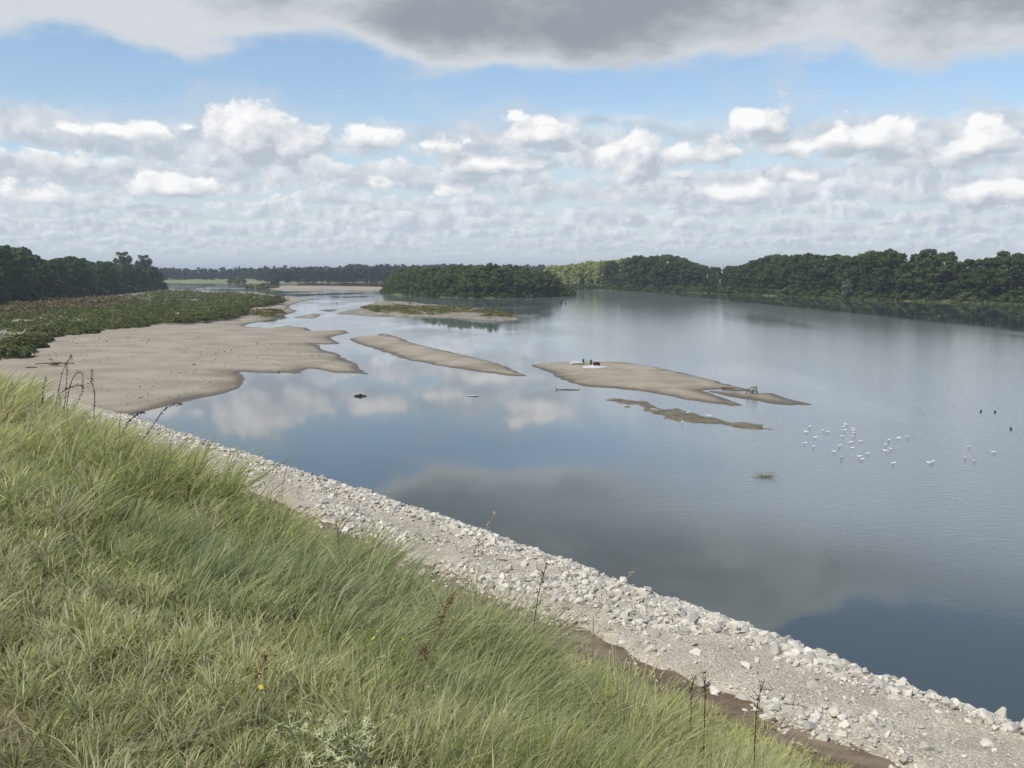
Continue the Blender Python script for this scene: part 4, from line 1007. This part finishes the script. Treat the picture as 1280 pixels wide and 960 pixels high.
wood('floating_branch', join([tube(smooth_path([(-1.0, 0, .0), (-.3, .1, .03), (.5, .0, .04), (1.0, .1, .02)], 10), .045 * np.linspace(1, .5, 10), 6), tube([(-1.0, 0, 0), (-1.15, .1, .12), (-1.2, .1, .2)], (.05, .04, .02), 5)]), DEADWOOD, 711, 487.5, 0, 'thin dark branch floating below the main sandbar left end', 'branch')
wood('water_weed', join([tangle(4, 60, .75, .010, .7, .35), tangle(5, 8, .7, .02, .7, .3)]), GREYWEED, 957, 597.5, -.03, 'grey clump of dead weed in the rippled water before the gulls', 'weed')
wood('root_stump', join([tangle(6, 16, .6, .035, .8, .8), tube([(-.5, 0, 0), (-.38, 0, .4), (.1, .05, .58), (.4, 0, .55)], (.06, .05, .045, .04), 6), tube([(.45, .0, 0), (.4, .05, .3), (.36, 0, .66)], (.08, .06, .04), 6)]), GREYWOOD, 940, 492, .15, 'grey tangled root stump on the right small sandbar', 'stump')
wood('driftwood', join([tube(smooth_path([(-1.3, .2, .08), (-.4, 0, .12), (.6, .05, .06), (1.4, -.2, .04)], 8), .05 * np.linspace(1, .4, 8), 6), tangle(7, 5, .5, .025)]), DEADWOOD, 920, 487, .02, 'thin dark driftwood at the tip of the main sandbar', 'driftwood', -.35)
wood('tree_stump', join([tangle(8, 7, .6, .07, 1, .9), tube([(0, 0, -.3), (0, .1, .6), (.1, .1, 1.1)], (.55, .45, .3), 8)]), DEADWOOD, 701, 379.5, 0, 'dark stump standing in the water right of the island', 'stump')
wood('tree_stump', tube([(0, 0, -.3), (.05, 0, .35), (.1, .1, .6)], (.3, .25, .12), 7), DEADWOOD, 707, 380, 0, 'small dark stub beside the larger stump right of the island', 'stump')
wood('driftwood', join([tangle(9, 8, .8, .05, .5, .35), tangle(10, 6, .5, .04)]), DEADWOOD, 421, 379.5, .05, 'small dark snag at the left tip of the pebble bar', 'driftwood')
wood('driftwood', join([tangle(11, 12, .9, .05, .5, .4)]), DEADWOOD, 492, 379.5, .3, 'dark brushwood at the top of the pebble bar', 'driftwood')
wood('olive_branch', join([tube(smooth_path([(-2.0, 0, .05), (-.8, .1, .12), (.5, 0, .15), (2.0, .2, .1)], 8), .06, 6), tangle(12, 40, 1.2, .03, .35, .15)]), LEAF_MOSS, 68, 455.5, .85, 'olive green washed-up branch lying on the left sand', 'branch')
wood('stick', tube(smooth_path([(-.6, 0, .03), (0, .05, .08), (.6, 0, .05)], 6), .06, 6), DEADWOOD, 39, 460, .85, 'short dark stick left of the olive branch on the sand', 'stick')
wood('floating_plank', join([tube([(-.45, 0, .03), (0, .02, .05), (.45, 0, .04)], (.05, .06, .05), 6), tube([(-.45, 0, .03), (-.55, .15, .02)], (.05, .03), 5)]), PALEWOOD, 591, 495.5, 0, 'white plank floating in the calm water below the long sandbar', 'plank')
# white sheet with a dark crate on the main bar, a pale slab and dark posts beside it
nx, ny = 15, 9; gx_, gy_ = np.meshgrid(np.linspace(-1.3, 1.3, nx), np.linspace(-1.6, 1.2, ny), indexing='ij')
gzv = .24 * np.exp(-(gx_ / .75) ** 2 - ((gy_ - .2) / .8) ** 2) + .05 * vnoise(gx_ * 3, gy_ * 3, 9) + .02
tz = .34
p = at(744, 458.5, tz); o = obj('white_sheet', mesh('white_sheet', np.stack((gx_ * (1 - .18 * gy_ * .5), gy_, gzv), -1).reshape(-1, 3), grid_faces(nx, ny), SHEET, True), None, (p[0], p[1], tz - .06), label='white sheet spread over the far edge of the main sandbar', cat='sheet')
bm = bmesh.new(); bmesh.ops.create_cube(bm, size=1)
for q in bm.verts: q.co = (q.co.x * .70, q.co.y * .5, q.co.z * .34 + .17)
bmesh.ops.bevel(bm, geom=bm.edges[:], offset=.03, segments=2, affect='EDGES'); top = [f for f in bm.faces if f.normal.z > .9]
r_ = bmesh.ops.inset_region(bm, faces=top, thickness=.05, depth=0); bmesh.ops.translate(bm, verts=list({v_ for f in top for v_ in f.verts}), vec=(0, 0, -.25))
me = bpy.data.meshes.new('crate'); bm.to_mesh(me); bm.free(); me.materials.append(CRATE)
obj('crate', me, None, (p[0] + .15, p[1] + .1, tz + .12), label='dark box lying on the white sheet on the main sandbar', cat='box').rotation_euler = (.08, 0, .12)
wood('pale_slab', join([tube(smooth_path([(-.8, 0, .06), (-.3, .05, .16), (.3, 0, .17), (.8, .05, .06)], 8), np.array((.08, .17, .2, .2, .2, .19, .15, .06)), 7)]), PALEWOOD, 721, 455.5, .30, 'bleached slab of wood at the far edge of the main sandbar', 'driftwood')
for a, b, h_, lab in ((729, 455, .55, 'dark post beside the bleached slab on the main sandbar'), (742 - 3.5, 456.5, .6, 'dark post at the left corner of the white sheet')):
    wood('post', tube([(0, 0, -.2), (.03, 0, h_ * .6), (.0, .02, h_)], (.11, .10, .12), 7), DEADWOOD, a, b, .32, lab, 'post', group='dark posts on the main sandbar')
for a, b, lab in ((692, 455, 'forked pale twig at the left end of the main sandbar'), (677, 456, 'leftmost grey twig at the tip of the main sandbar')):
    wood('twig', tangle(int(a), 5, .6, .02, .6, .8), GREYWOOD, a, b, .15, lab, 'twig', group='twigs on the main sandbar')

# ---------------------------------------------------------------- haze
bm = bmesh.new(); bmesh.ops.create_cube(bm, size=1.0)
for q in bm.verts: q.co = (q.co.x * 9000, 1900 + q.co.y * 4800, 15.5 + q.co.z * 35)
me = bpy.data.meshes.new('haze'); bm.to_mesh(me); bm.free()
hm = bpy.data.materials.new('haze'); hm.use_nodes = True; S.tree = hm.node_tree; S.tree.nodes.clear()
pvn = S.node('ShaderNodeVolumePrincipled'); pvn.inputs['Density'].default_value = .00024; pvn.inputs['Color'].default_value = (.80, .88, 1.0, 1)
pvn.inputs['Anisotropy'].default_value = .2
mo = S.node('ShaderNodeOutputMaterial'); S.tree.links.new(pvn.outputs[0], mo.inputs['Volume']); me.materials.append(hm)
obj('haze', me, kind='stuff', label='thin pale blue summer haze over the river valley', cat='haze')
